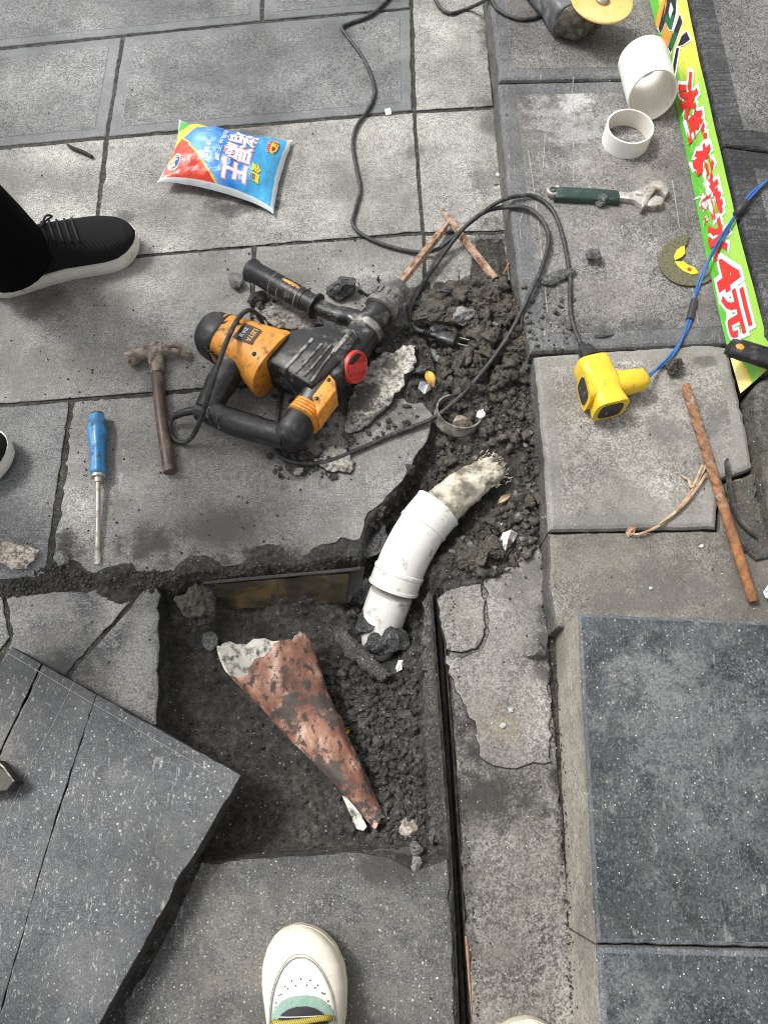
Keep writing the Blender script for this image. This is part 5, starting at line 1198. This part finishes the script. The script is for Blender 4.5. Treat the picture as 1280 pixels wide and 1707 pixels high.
for nm, x, y, size, mat, lab, sd_, rot, sink in chunks:
    stone_thing(nm, x, y, size, mat, lab, {'stone_chunk': 'stone', 'stone_flake': 'stone', 'stone_chip': 'stone', 'mud_ball': 'mud', 'mud_lump': 'mud', 'mud_clod': 'mud', 'metal_scrap': 'scrap'}[nm], sd_, rot, sink,
                sub=ICO4 if nm.startswith('mud') else ICO3, fine=.30 if nm.startswith('mud') else .08, cuts=3 if nm.startswith('mud') else 9, smooth=nm.startswith('mud'), z=.05 if nm == 'metal_scrap' else (-.072 if sd_ in (23, 24, 67) else None))
ms = empty('metal_bracket', P(-10, 1300, .05), label='dark metal block on the loose slab at the picture edge', cat='metal scrap')
bez('block', slab_px([(-60, 1250), (-4, 1268), (26, 1303), (12, 1318), (-60, 1330)], .078, .0275, bevel=.002, jit=.0006, step=.01), m_muddysteel, ms, smooth=False)
bez('rim', tube([P(-40, 1258, .079), P(-3, 1270, .079), P(24, 1303, .079)], .0016, 6, 3), m_steel, ms)
def flake(name, pts, z, thick, mat, label, seed, tilt=None):
    q = [P(a, b, z) for a, b in pts]; zf = None
    if tilt: c = sum(q, Vector()) / len(q); zf = lambda x, y: z + (x - c.x) * tilt[0] + (y - c.y) * tilt[1]
    v, f, m = prism(q, z, thick, .003, .006, .0018, seed=seed, zf=zf)
    mk(name, v, f, [mat, mat, m_side], midx=m, label=label, cat='mortar')
flake('mortar_slab', [(573, 714), (580, 668), (600, 620), (640, 590), (690, 578), (692, 605), (676, 640), (645, 678), (612, 706), (585, 720)], .016, .014, m_lime, 'whitish mortar slab lying under the drill by the trench', 3, (.05, .1))
flake('mortar_flake', [(520, 770), (548, 742), (575, 748), (592, 770), (586, 788), (545, 782)], .008, .008, m_lime, 'small whitish mortar flake under the drill cord', 5)
flake('mortar_flake', [(432, 522), (452, 502), (486, 500), (520, 516), (540, 540), (500, 552), (455, 545)], .012, .012, m_lime, 'whitish mortar flake between drill motor and side handle', 7)
flake('mortar_flake', [(596, 468), (612, 458), (632, 462), (636, 480), (612, 492), (600, 486)], .010, .010, m_rockg, 'grey stone flake behind the drill chuck', 8)

def scatter(name, poly, n, smin, smax, mat, seed, label, templ, power=2.2, sink=.3, flat=(.55, 1.0), smooth=False, zmax=None, avoid=(), lift=0.0):
    rnd = random.Random(seed); xs = [p[0] for p in poly]; ys = [p[1] for p in poly]; mb_ = MB(); cnt = 0; tries = 0
    while cnt < n and tries < n * 12:
        tries += 1; a, b = rnd.uniform(min(xs), max(xs)), rnd.uniform(min(ys), max(ys))
        if not bool(in_poly(np.array(a), np.array(b), poly)): continue
        if any((a - x) ** 2 + (b - y) ** 2 < r * r for x, y, r in avoid): continue
        p = S(a, b); s = smin + (smax - smin) * rnd.random() ** power
        if zmax is not None and p.z > zmax: continue
        V, F = templ[rnd.randrange(len(templ))]
        Mx = Matrix.Rotation(rnd.uniform(0, 6.28), 3, 'Z') @ Matrix.Rotation(rnd.gauss(0, .4), 3, 'X')
        sc = (s * rnd.uniform(.7, 1.2), s * rnd.uniform(.6, 1.0), s * rnd.uniform(*flat))
        zo = sc[2] * (1 - 2 * sink) + lift
        mb_.add(([Mx @ Vector((v.x * sc[0], v.y * sc[1], v.z * sc[2])) + p + Vector((0, 0, zo)) for v in V], F)); cnt += 1
    return mb_.build(name, mat, kind='stuff', label=label, cat='rubble', smooth=smooth)
T_clod = [rock(100 + i, ICO2, .5, 3, 1.8, fine=.5) for i in range(14)]
T_clod3 = [rock(150 + i, ICO3, .6, 4, 1.8, fine=.6) for i in range(12)]
m_edge = soil_mat('dry_grey_soil', (0.035, 0.034, 0.031), (0.095, 0.09, 0.082), (0.20, 0.19, 0.175), wet=0.1)
T_stone = [rock(200 + i, ICO1, .35, 6, 1.6) for i in range(14)]
T_stone2 = [rock(300 + i, ICO2, .35, 9, 1.6, fine=.06) for i in range(12)]
HEAP = [(700, 505), (760, 474), (838, 462), (876, 560), (893, 700), (905, 900), (862, 948), (800, 962), (745, 950), (760, 900), (850, 830), (870, 770), (840, 745), (760, 800), (722, 780), (735, 690), (745, 640), (712, 560)]
scatter('soil_clods', HEAP, 650, .0022, .013, m_clod, 1, 'crumbly brown soil clods heaped along the trench', T_clod, 2.4, smooth=True)
scatter('soil_clods', [(700, 505), (760, 474), (838, 466), (872, 560), (880, 640), (800, 660), (745, 640), (712, 560)], 110, .008, .021, m_clod, 2, 'larger brown soil clods on the heap beside the kerb', T_clod3, 1.6, smooth=True)
scatter('soil_crumbs', HEAP, 4200, .0009, .0036, m_clod, 3, 'fine soil crumbs over the trench heap', T_stone, 1.5)
scatter('heap_rubble', HEAP, 160, .002, .009, m_rockg, 33, 'grey stone chips mixed in the trench heap', T_stone2, 2.2)
GRV = [(545, 1120), (600, 1110), (690, 1115), (708, 1400), (630, 1405), (590, 1330), (560, 1200)]
scatter('pit_gravel', GRV, 1500, .0012, .0085, m_gravel, 4, 'dark wet gravel on the pit floor', T_stone2, 1.7)
scatter('pit_gravel', GRV, 60, .007, .013, m_gravel, 5, 'coarser dark gravel on the pit floor', T_stone2, 1.4)
scatter('pit_crumbs', [(280, 1010), (560, 1020), (600, 1100), (560, 1180), (580, 1330), (690, 1420), (340, 1430), (290, 1200)], 450, .0007, .004, m_soil, 6, 'dark crumbs on the smoothed mud of the pit', T_clod, 2.0, smooth=True)
scatter('trench_rubble', [(590, 930), (612, 880), (650, 830), (710, 740), (740, 780), (720, 840), (680, 860), (640, 930), (610, 1010), (580, 1040)], 170, .003, .012, m_gravel, 7, 'dark rubble along the broken paver edge in the trench', T_stone2, 1.8)
scatter('drill_rubble', [(565, 560), (610, 470), (690, 490), (735, 560), (735, 660), (690, 720), (600, 740), (560, 800), (470, 800), (440, 770), (480, 720), (400, 520), (440, 470)], 800, .0012, .0085, m_gravel, 8, 'dark stone crumbs scattered round the drill', T_stone2, 2.6)
scatter('edge_soil', [(0, 975), (90, 940), (160, 955), (330, 948), (500, 938), (600, 925), (590, 960), (350, 985), (280, 990), (150, 978), (0, 1000)], 1300, .0007, .0040, m_edge, 9, 'dark soil crumbs along the joint behind the pit', T_clod, 2.0, smooth=True)
scatter('kerb_soil', [(898, 900), (920, 1020), (945, 1290), (970, 1700), (950, 1700), (925, 1290), (905, 1020)], 320, .0007, .0036, m_soil, 10, 'dark crumbs in the corner along the dark step', T_stone, 1.8, zmax=.03)
scatter('channel_soil', [(738, 990), (760, 985), (775, 1280), (800, 1700), (785, 1700), (758, 1280)], 300, .0006, .0025, m_soil, 12, 'dark crumbs along the steel channel', T_stone, 1.8)
scatter('joint_grit', [(860, 470), (960, 490), (960, 590), (890, 590)], 90, .0012, .006, m_clod, 13, 'soil crumbs fallen on the kerb corner', T_clod, 2.4, smooth=True)
FULL = [(5, 5), (1275, 5), (1275, 1700), (5, 1700)]
m_gritw = plain('pale_grit', (.55, .54, .51), .8, var=.2, bump=.2); m_gritd = plain('dark_grit', (.035, .033, .031), .85, var=.3, bump=.2)
scatter('pale_grit', FULL, 1500, .0005, .0017, m_gritw, 20, 'tiny pale stone chips strewn over the paving', T_stone, 3.0, sink=.2)
scatter('pale_grit', [(0, 1000), (420, 1200), (760, 1100), (1275, 1100), (1275, 1700), (0, 1700)], 1300, .0005, .0016, m_gritw, 21, 'tiny pale chips strewn over the front slabs', T_stone, 2.6, sink=.2)
scatter('pale_grit', [(560, 470), (900, 470), (930, 1290), (560, 1100)], 500, .0005, .0022, m_gritw, 22, 'tiny pale chips round the trench', T_stone, 2.6, sink=.2)
scatter('dark_grit', FULL, 900, .0006, .0024, m_gritd, 23, 'tiny dark crumbs strewn over the paving', T_stone, 3.0, sink=.2)
scatter('dark_grit', [(60, 400), (860, 380), (890, 1000), (60, 980)], 900, .0006, .0028, m_gritd, 24, 'tiny dark crumbs round the tools', T_stone, 2.6, sink=.2)

# ================================================================== small litter
def leaf(name, px, py, ang, L, W_, mat, label, up=.004, curl=.004):
    c = S(px, py, up); V, F = [], []; n = 12
    d = Vector((math.cos(ang), math.sin(ang), 0)); s = Vector((-d.y, d.x, 0))
    for i in range(n + 1):
        t = i / n; w = W_ * math.sin(math.pi * t) ** .8 * (1 - .25 * t) + .0003
        for k in (-1, -.5, 0, .5, 1): V.append(c + d * (L * (t - .5)) + s * (w * k) + Vector((0, 0, curl * (k * k) + curl * .8 * math.sin(t * 5))))
    for i in range(n):
        for k in range(4): q = i * 5 + k; F.append((q, q + 1, q + 6, q + 5))
    o = mk(name, V, F, mat, smooth=True, label=label, cat='leaf')
    md = o.modifiers.new('thickness', 'SOLIDIFY'); md.thickness = .0004
    return o
t = NT('yellow_leaf'); n1 = t.noise(70, 4, .6)
cpx = P(712, 640, 0); gz = t.n('SeparateXYZ', {0: t.pos()}).outputs[1]
c_ = t.mix(t.ramp(t.math('ADD', t.math('MULTIPLY', t.math('SUBTRACT', cpx.y, gz), 40), t.math('MULTIPLY', n1, .6)), [(.2, 0), (.55, 1)]), (.66, .40, .06), (.20, .10, .04))
m_leaf = t.fin(c_, .5, t.bump(n1, .3, .001))
leaf('yellow_leaf', 717, 633, R(-72), .034, .0095, m_leaf, 'yellow leaf with brown tip beside the trench heap', up=.012)
m_leaf2 = plain('bright_yellow_scrap', (.75, .55, .03), .5)
leaf('yellow_leaf', 578, 1220, R(70), .016, .004, m_leaf2, 'bright yellow leaf scrap on the pit gravel', up=.006)
m_wood = plain('splintered_wood', (.46, .36, .22), .8, var=.3)
leaf('wood_chip', 840, 832, R(38), .030, .0055, m_wood, 'tan wood splinter in the trench soil beside the rag', up=.008)
def scrap(name, pts, up, mat, label, cat, seed=0, amp=.006):
    q = [S(a, b) for a, b in pts]; c = sum(q, Vector()) / len(q); rnd = random.Random(seed); V = [c + Vector((0, 0, up + amp))]
    V += [Vector((p.x, p.y, p.z + up + rnd.uniform(0, amp))) for p in q]; mid = [V[0].lerp(p, .5) + Vector((0, 0, rnd.gauss(0, amp * .7))) for p in V[1:]]
    n = len(q); V += mid; F = []
    for k in range(n):
        k2 = (k + 1) % n; F += [(0, 1 + n + k, 1 + n + k2), (1 + n + k, 1 + k, 1 + k2), (1 + n + k, 1 + k2, 1 + n + k2)]
    o = mk(name, V, F, mat, label=label, cat=cat); md = o.modifiers.new('thickness', 'SOLIDIFY'); md.thickness = .0005; return o
scrap('paper_scrap', [(831, 905), (836, 893), (850, 888), (861, 892), (855, 905), (840, 922), (832, 926)], .004, m_white, 'crumpled white paper scrap on the trench soil', 'paper', 1, .012)
scrap('plastic_scrap', [(696, 655), (700, 643), (712, 640), (718, 652), (707, 664)], .006, m_white, 'white plastic scrap below the yellow leaf', 'plastic', 2, .010)
scrap('plastic_scrap', [(658, 1118), (664, 1103), (672, 1102), (670, 1118), (662, 1122)], .006, m_white, 'white plaster scrap at the hole rim below the drain pipe', 'plaster', 3, .008)
scrap('paper_scrap', [(1267, 990), (1276, 976), (1300, 968), (1310, 990), (1285, 1003), (1270, 1000)], .006, plain('pale_blue_paper', (.55, .72, .80), .5), 'pale blue paper scrap beside the masonry bit end', 'paper', 4, .012)
scrap('paper_scrap', [(641, 183), (651, 181), (652, 192), (643, 193)], .001, m_white, 'tiny white paper scrap on the paver joint under the cord', 'paper', 5, .001)
m_twig = plain('black_twig', (.02, .019, .018), .8, var=.3, bump=.4)
mk('twig', *tube([P(113, 241, .004), P(122, 247, .005), P(140, 254, .005), P(155, 262, .004)], [.0025, .0042, .004, .0032], 8, 5), m_twig, smooth=True, label='short black twig on the pale paver by the bag', cat='twig')
m_straw = plain('dry_straw', (.50, .37, .24), .8, var=.35, scale=90, bump=.4, dirt=(.25, .10, .05), dirt_amt=.7, dirt_scale=40)
sw = empty('straw_strip', P(1110, 850, ZK), label='dry twisted straw strip beside the masonry bit', cat='straw')
for i, l in enumerate(([(1178, 772), (1166, 795), (1150, 822), (1130, 848), (1105, 872), (1070, 889), (1048, 890)], [(1170, 776), (1160, 800), (1152, 812), (1147, 800), (1140, 796), (1136, 792)], [(1176, 790), (1160, 815), (1140, 840), (1120, 858), (1098, 874)])):
    bez('strand', tube([P(a, b, ZK + .004 + .002 * i) for a, b in l], [.0022] * (len(l) - 1) + [.0012], 6, 5), m_straw, sw)
scrap('straw_piece', [(1040, 890), (1046, 880), (1058, 880), (1056, 890), (1046, 896)], .002, m_straw, 'curled dry straw scrap on the kerb joint', 'straw', 6, .005)
m_rubber = plain('dark_rubber_strip', (.035, .034, .03), .7, var=.3, bump=.4, dirt=(.16, .15, .12), dirt_amt=.7, dirt_scale=50)
mk('rubber_strip', *sweep(catmull([P(a, b, ZK + z) for a, b, z in [(1210, 768, .004), (1214, 800, .012), (1220, 840, .014), (1234, 870, .012), (1258, 894, .010)]], 6), (.0022, .007), n=10, e=4), m_rubber, smooth=True, angle=40, label='dark bent rubber strip beside the masonry bit', cat='rubber strip')
ch = empty('steel_chisel', P(785, 410, 0), label='rusty pointed steel chisel lying on the pale paver behind the heap', cat='chisel')
bez('shaft', sweep([P(739, 350, .006), P(743, 357, .008), P(752, 370, .0085), P(790, 421, .009), P(826, 466, .012)], [(.0015, .003), (.004, .005), (.0075, .0075), (.0078, .0078), (.0085, .0085)], n=6), m_rustybit, ch, smooth=False)
m_pipe_rust = plain('thin_rust', (.4, .17, .07), .8)
mk('rusty_nail', *tube([P(838, 458, .008), P(844, 447, .009), P(849, 436, .006)], .0014, 6, 3), m_pipe_rust, smooth=True, label='thin rusty nail at the kerb foot behind the heap', cat='nail')
# ================================================================== people at the edges of the picture
TW = [0, .015, .05, .12, .25, .4, .52, .65, .76, .84, .91, .96, .985, 1.0]
WW = [.004, .014, .024, .031, .033, .0345, .038, .0445, .048, .0465, .039, .0275, .017, .003]
CC = [0, 0, 0, 0, .001, .004, .006, .006, .004, .002, 0, -.002, -.003, -.004]     # centre line bends towards the inner side
TH = [0, .03, .1, .2, .3, .4, .5, .6, .7, .8, .88, .94, .975, 1.0]
HH = [.055, .078, .086, .088, .086, .080, .070, .059, .049, .041, .033, .025, .016, .003]
class Shoe:
    def __init__(s, toe, d, L=.295, wid=1.0, side=1, hs=.030, hk=1.0):
        s.d = Vector((d[0], d[1], 0)).normalized(); s.y = Vector((-s.d.y, s.d.x, 0)) * side; s.L = L; s.wid = wid; s.hs = hs; s.hk = hk
        s.o = Vector((toe[0], toe[1], 0)) - s.d * L; s.z0 = toe[2]
    def wc(s, t): return float(np.interp(t, TW, WW)) * s.wid, float(np.interp(t, TW, CC))
    def spring(s, t): return .012 * max(0, (t - .78) / .22) ** 2 + .004 * max(0, (.12 - t) / .12)
    def at(s, t, y, z): return s.o + s.d * (s.L * t) + s.y * y + Vector((0, 0, s.z0 + z))
    def soleh(s, t): return s.hs * (1.0 + .25 * max(0, (.35 - t) / .35))
    def surf(s, t, q, off=0.0):
        """upper: q in -1..1 across"""
        w, c = s.wc(t); w = max(.002, w - .0025) + off; h = (float(np.interp(t, TH, HH)) * s.hk) + off; ph = (q + 1) / 2 * math.pi
        cy, sz = -math.cos(ph), math.sin(ph)
        nar = 1 - .22 * sz * max(0, min(1, (.55 - t) / .3))
        y = math.copysign(abs(cy) ** .82, cy) * w * nar; z = abs(sz) ** .62 * h
        return s.at(t, c + y, s.soleh(t) - .003 + z + s.spring(t))
    def outline(s, n=44):
        ts = [.5 - .5 * math.cos(math.pi * i / n) for i in range(n + 1)]
        return [(t, 1) for t in ts] + [(t, -1) for t in reversed(ts[1:-1])]
    def sole(s, mat, parent, name='sole'):
        ol = s.outline(); V, F = [], []
        lay = [(0, -.006), (0, -.002), (.18, .0), (.35, .0012), (.62, .0016), (.8, .0008), (1.0, .0006), (1.0, -.005)]
        for fz, off in lay:
            for t, sg in ol:
                w, c = s.wc(t)
                e = off if .02 < t < .98 else off * .5
                tt = t + (off * .8 / s.L if t > .9 else (-off * .8 / s.L if t < .1 else 0))
                V.append(s.at(tt, c + sg * max(.001, w + e), s.soleh(t) * fz + s.spring(t)))
        n = len(ol); N = len(lay)
        for i in range(N - 1):
            for k in range(n): k2 = (k + 1) % n; F.append((i * n + k, i * n + k2, (i + 1) * n + k2, (i + 1) * n + k))
        F.append(tuple(range(n - 1, -1, -1))); F.append(tuple((N - 1) * n + k for k in range(n)))
        return mk(name, V, F, mat, parent, smooth=True, angle=45)
    def patch(s, name, mat, parent, mask=None, off=0.0, nt=90, nq=64, t0=0.0, t1=1.0):
        V, F, idx = [], [], {}
        ts = [t0 + (t1 - t0) * (i / nt) for i in range(nt + 1)]; 
        if t1 == 1.0: ts = [t0 + (1 - t0) * (1 - (1 - i / nt) ** 1.6) for i in range(nt + 1)]
        for i in range(nt):
            for k in range(nq):
                tm = (ts[i] + ts[i + 1]) / 2; qm = -1 + 2 * (k + .5) / nq
                if mask and not mask(tm, qm): continue
                f = []
                for a, b in ((i, k), (i, k + 1), (i + 1, k + 1), (i + 1, k)):
                    if (a, b) not in idx: idx[(a, b)] = len(V); V.append(s.surf(ts[a], -1 + 2 * b / nq, off))
                    f.append(idx[(a, b)])
                F.append(tuple(f))
        return mk(name, V, F, mat, parent, smooth=True)
m_midsole = plain('off_white_midsole', (.76, .73, .66), .55, var=.06, bump=.2, dirt=(.24, .18, .11), dirt_amt=.7, dirt_scale=45, dirt_thr=.585)
t = NT('black_knit'); wv = t.n('TexWave', {'Vector': t.mapv(rot=(0, 0, .25)), 'Scale': 170.0, 'Distortion': 1.0}, wave_type='BANDS').outputs['Fac']
m_knit = t.fin(t.ramp(wv, [(.3, (.006, .006, .007)), (.9, (.022, .022, .024))]), .85, t.bump(wv, .6, .001), spec=.2)
m_trouser = plain('black_trouser_cloth', (.004, .004, .0045), .95, var=.3, scale=40, bump=.3, spec=.08)
m_lace = plain('black_lace', (.010, .010, .011), .8)

def leg_tube(pts, rads, n=26): return sweep(catmull(pts, 6), [(float(np.interp(i, np.arange(len(rads)) * 6, [r[0] for r in rads])), float(np.interp(i, np.arange(len(rads)) * 6, [r[1] for r in rads]))) for i in range((len(pts) - 1) * 6 + 1)], n=n, up=(0, 1, 0))

pl_ = empty('person', P(-120, 560, 0), label='person in black trousers and black knit sneakers with white soles', cat='person')
def black_shoe(toe, d, side):
    s = Shoe(toe, d, L=.30, wid=1.06, side=side, hs=.031, hk=1.0)
    sh = empty('shoe'); sh.parent = pl_; sh.location = -pl_.location
    def sub(o): o.parent = sh; o.location = (0, 0, 0); return o
    sub(s.sole(m_midsole, None, 'sole')); sub(s.patch('upper', m_knit, None, nt=70))
    for i in range(5):
        tt = .50 + i * .042
        sub(mk('lace', *tube([s.surf(tt, q, .002) for q in (-.38, -.15, .1, .36)], .0024, 6, 4), m_lace, None, smooth=True))
    sub(mk('lace_loop', *tube([s.surf(.50, 0, .004), s.surf(.54, .15, .016), s.surf(.57, .3, .010), s.surf(.53, .3, .004), s.surf(.50, .05, .004)], .002, 6, 5), m_lace, None, smooth=True))
    return s
bd0 = P(215, 448, 0) - P(0, 514, 0)
s1_ = black_shoe(tuple(P(236, 408, .0)), bd0, 1)
s2_ = black_shoe(tuple(P(32, 764, .0)), (1, .12), -1)
tr = MB()
for s, hipx in ((s1_, 0), (s2_, 0)):
    an = s.at(.20, 0, 0); ay = an.y
    tr.add(leg_tube([an + Vector((.022, 0, .062)), an + Vector((.016, 0, .12)), an + Vector((-.015, 0, .25)), an + Vector((-.02, 0, .48)), an + Vector((-.03, 0, .70)), Vector((an.x - .05, ay * .75 + .08, .92))],
                    [(.070, .072), (.068, .068), (.070, .072), (.072, .074), (.084, .088), (.10, .11)]))
hp = (s1_.at(.2, 0, .9) + s2_.at(.2, 0, .9)) / 2 + Vector((-.05, .02, .02))
tr.add(sweep(catmull([hp + Vector((0, -.16, 0)), hp + Vector((0, 0, .03)), hp + Vector((0, .16, 0))], 6), (.11, .13), n=26))
o = tr.build('trousers', m_trouser, pl_, smooth=True)

ph = empty('person', P(690, 1800, 0), label='photographer in cream leather sneakers standing at the bottom edge', cat='person')
m_cream = plain('cream_leather', (.74, .70, .60), .45, var=.05, scale=40, bump=.15, dirt=(.42, .34, .20), dirt_amt=.35, dirt_scale=45, dirt_thr=.58)
m_vamp = plain('white_leather', (.72, .70, .64), .42, var=.03, scale=40, bump=.1)
m_solec = plain('cream_rubber', (.70, .65, .52), .55, var=.06, bump=.15, dirt=(.40, .30, .14), dirt_amt=.5, dirt_scale=45, dirt_thr=.57)
m_mint = plain('sage_suede', (.24, .36, .30), .9, var=.15, scale=160, bump=.4)
m_tongue = plain('black_tongue', (.014, .014, .018), .7)
t = NT('yellow_black_lace'); wv = t.n('TexWave', {'Vector': t.mapv(rot=(0, 0, .4)), 'Scale': 150.0}, wave_type='BANDS').outputs['Fac']
m_ylace = t.fin(t.ramp(wv, [(.45, (.7, .55, .06)), (.55, (.03, .03, .03))], 'CONSTANT'), .7)
m_seam = plain('grey_seam', (.30, .29, .27), .7)
def cream_shoe(toe, d, side):
    s = Shoe(toe, d, L=.305, wid=1.14, side=side, hs=.032, hk=.92)
    sh = empty('shoe'); sh.parent = ph; sh.location = -ph.location
    def sub(o): o.parent = sh; o.location = (0, 0, 0); return o
    sub(s.sole(m_solec, None)); sub(s.patch('upper', m_vamp, None, nt=70))
    arch = lambda t: .66 * max(0, (.885 - t) / .30) ** .5 if t < .885 else 0
    sub(s.patch('toe_guard', m_cream, None, lambda t, q: t > .42 and (t > .885 or abs(q) > arch(t) + .02), off=.0014, nt=130, nq=120, t0=.4))
    for dt, of, r_, mt in ((0, .0016, .0009, m_seam), (.012, .0020, .0004, m_seam)):
        L_ = []
        for q in np.linspace(-.80, .80, 33):
            tq = .885 - .30 * (abs(q) / .66) ** 2 + dt
            if tq > .45: L_.append(s.surf(tq, q * (1 + dt * 2), of))
        sub(mk('stitch_line', *tube(L_, r_, 6, 2), mt, None, smooth=True))
    sub(s.patch('eyestay', m_mint, None, lambda t, q: abs(q) < .50 * min(1, max(0, (.752 - t) / .07)) ** .5 and abs(q) > -1, off=.0022, nt=130, nq=120, t0=.38, t1=.77))
    sub(s.patch('tongue', m_tongue, None, lambda t, q: abs(q) < .36 * min(1, max(0, (.716 - t) / .05)) ** .5, off=.0042, nt=130, nq=100, t0=.36, t1=.73))
    sub(mk('stitch_line', *tube([s.surf(.682, q, .0052) for q in np.linspace(-.30, .30, 7)], .0006, 6, 2), m_vamp, None, smooth=True))
    for i in range(5):
        tt = .668 - i * .035
        sub(mk('lace', *tube([s.surf(tt, .44, .003), s.surf(tt + .008, .25, .010), s.surf(tt + .002, .0, .012), s.surf(tt - .004, -.25, .010), s.surf(tt - .006, -.44, .003)], .0034, 8, 4), m_ylace, None, smooth=True))
    hole = MB()
    for row, (tc, w_) in enumerate(((.808, .42), (.786, .50))):
        for q in np.linspace(-1, 1, 9 + row):
            tq = tc - .10 * q * q; qq = q * w_
            p, p2, p3 = s.surf(tq, qq, .0004), s.surf(tq, qq + .02, .0004), s.surf(tq + .01, qq, .0004)
            n_ = (p2 - p).cross(p3 - p).normalized(); n_ = n_ if n_.z > 0 else -n_
            hole.add(lathe([(0, .0010), (.0003, .0010)], p, n_, 8))
    o = hole.build('perforations', m_tongue, None); o['kind'] = 'stuff'; sub(o)
    return s
q1_ = cream_shoe(tuple(P(507, 1535, .0)), (-.03, 1), -1)
q2_ = cream_shoe(tuple(P(872, 1686, .0)), (.10, 1), 1)
m_jean = plain('dark_grey_trousers', (.05, .05, .055), .9, var=.2, scale=60, bump=.3)
tr = MB()
for s in (q1_, q2_):
    an = s.at(.16, 0, 0)
    tr.add(leg_tube([an + Vector((0, .01, .07)), an + Vector((0, 0, .14)), an + Vector((0, .0, .30)), an + Vector((0, .02, .50)), an + Vector((0, -.02, .72)), Vector((an.x * .6 + .02, an.y - .06, .90))],
                    [(.055, .062), (.055, .06), (.062, .068), (.064, .068), (.08, .085), (.10, .11)]))
hp = (q1_.at(.16, 0, .9) + q2_.at(.16, 0, .9)) / 2 + Vector((0, -.06, 0))
tr.add(sweep(catmull([hp + Vector((-.14, 0, 0)), hp + Vector((0, 0, .02)), hp + Vector((.14, 0, 0))], 6), (.11, .12), n=26))
tr.build('trousers', m_jean, ph, smooth=True)
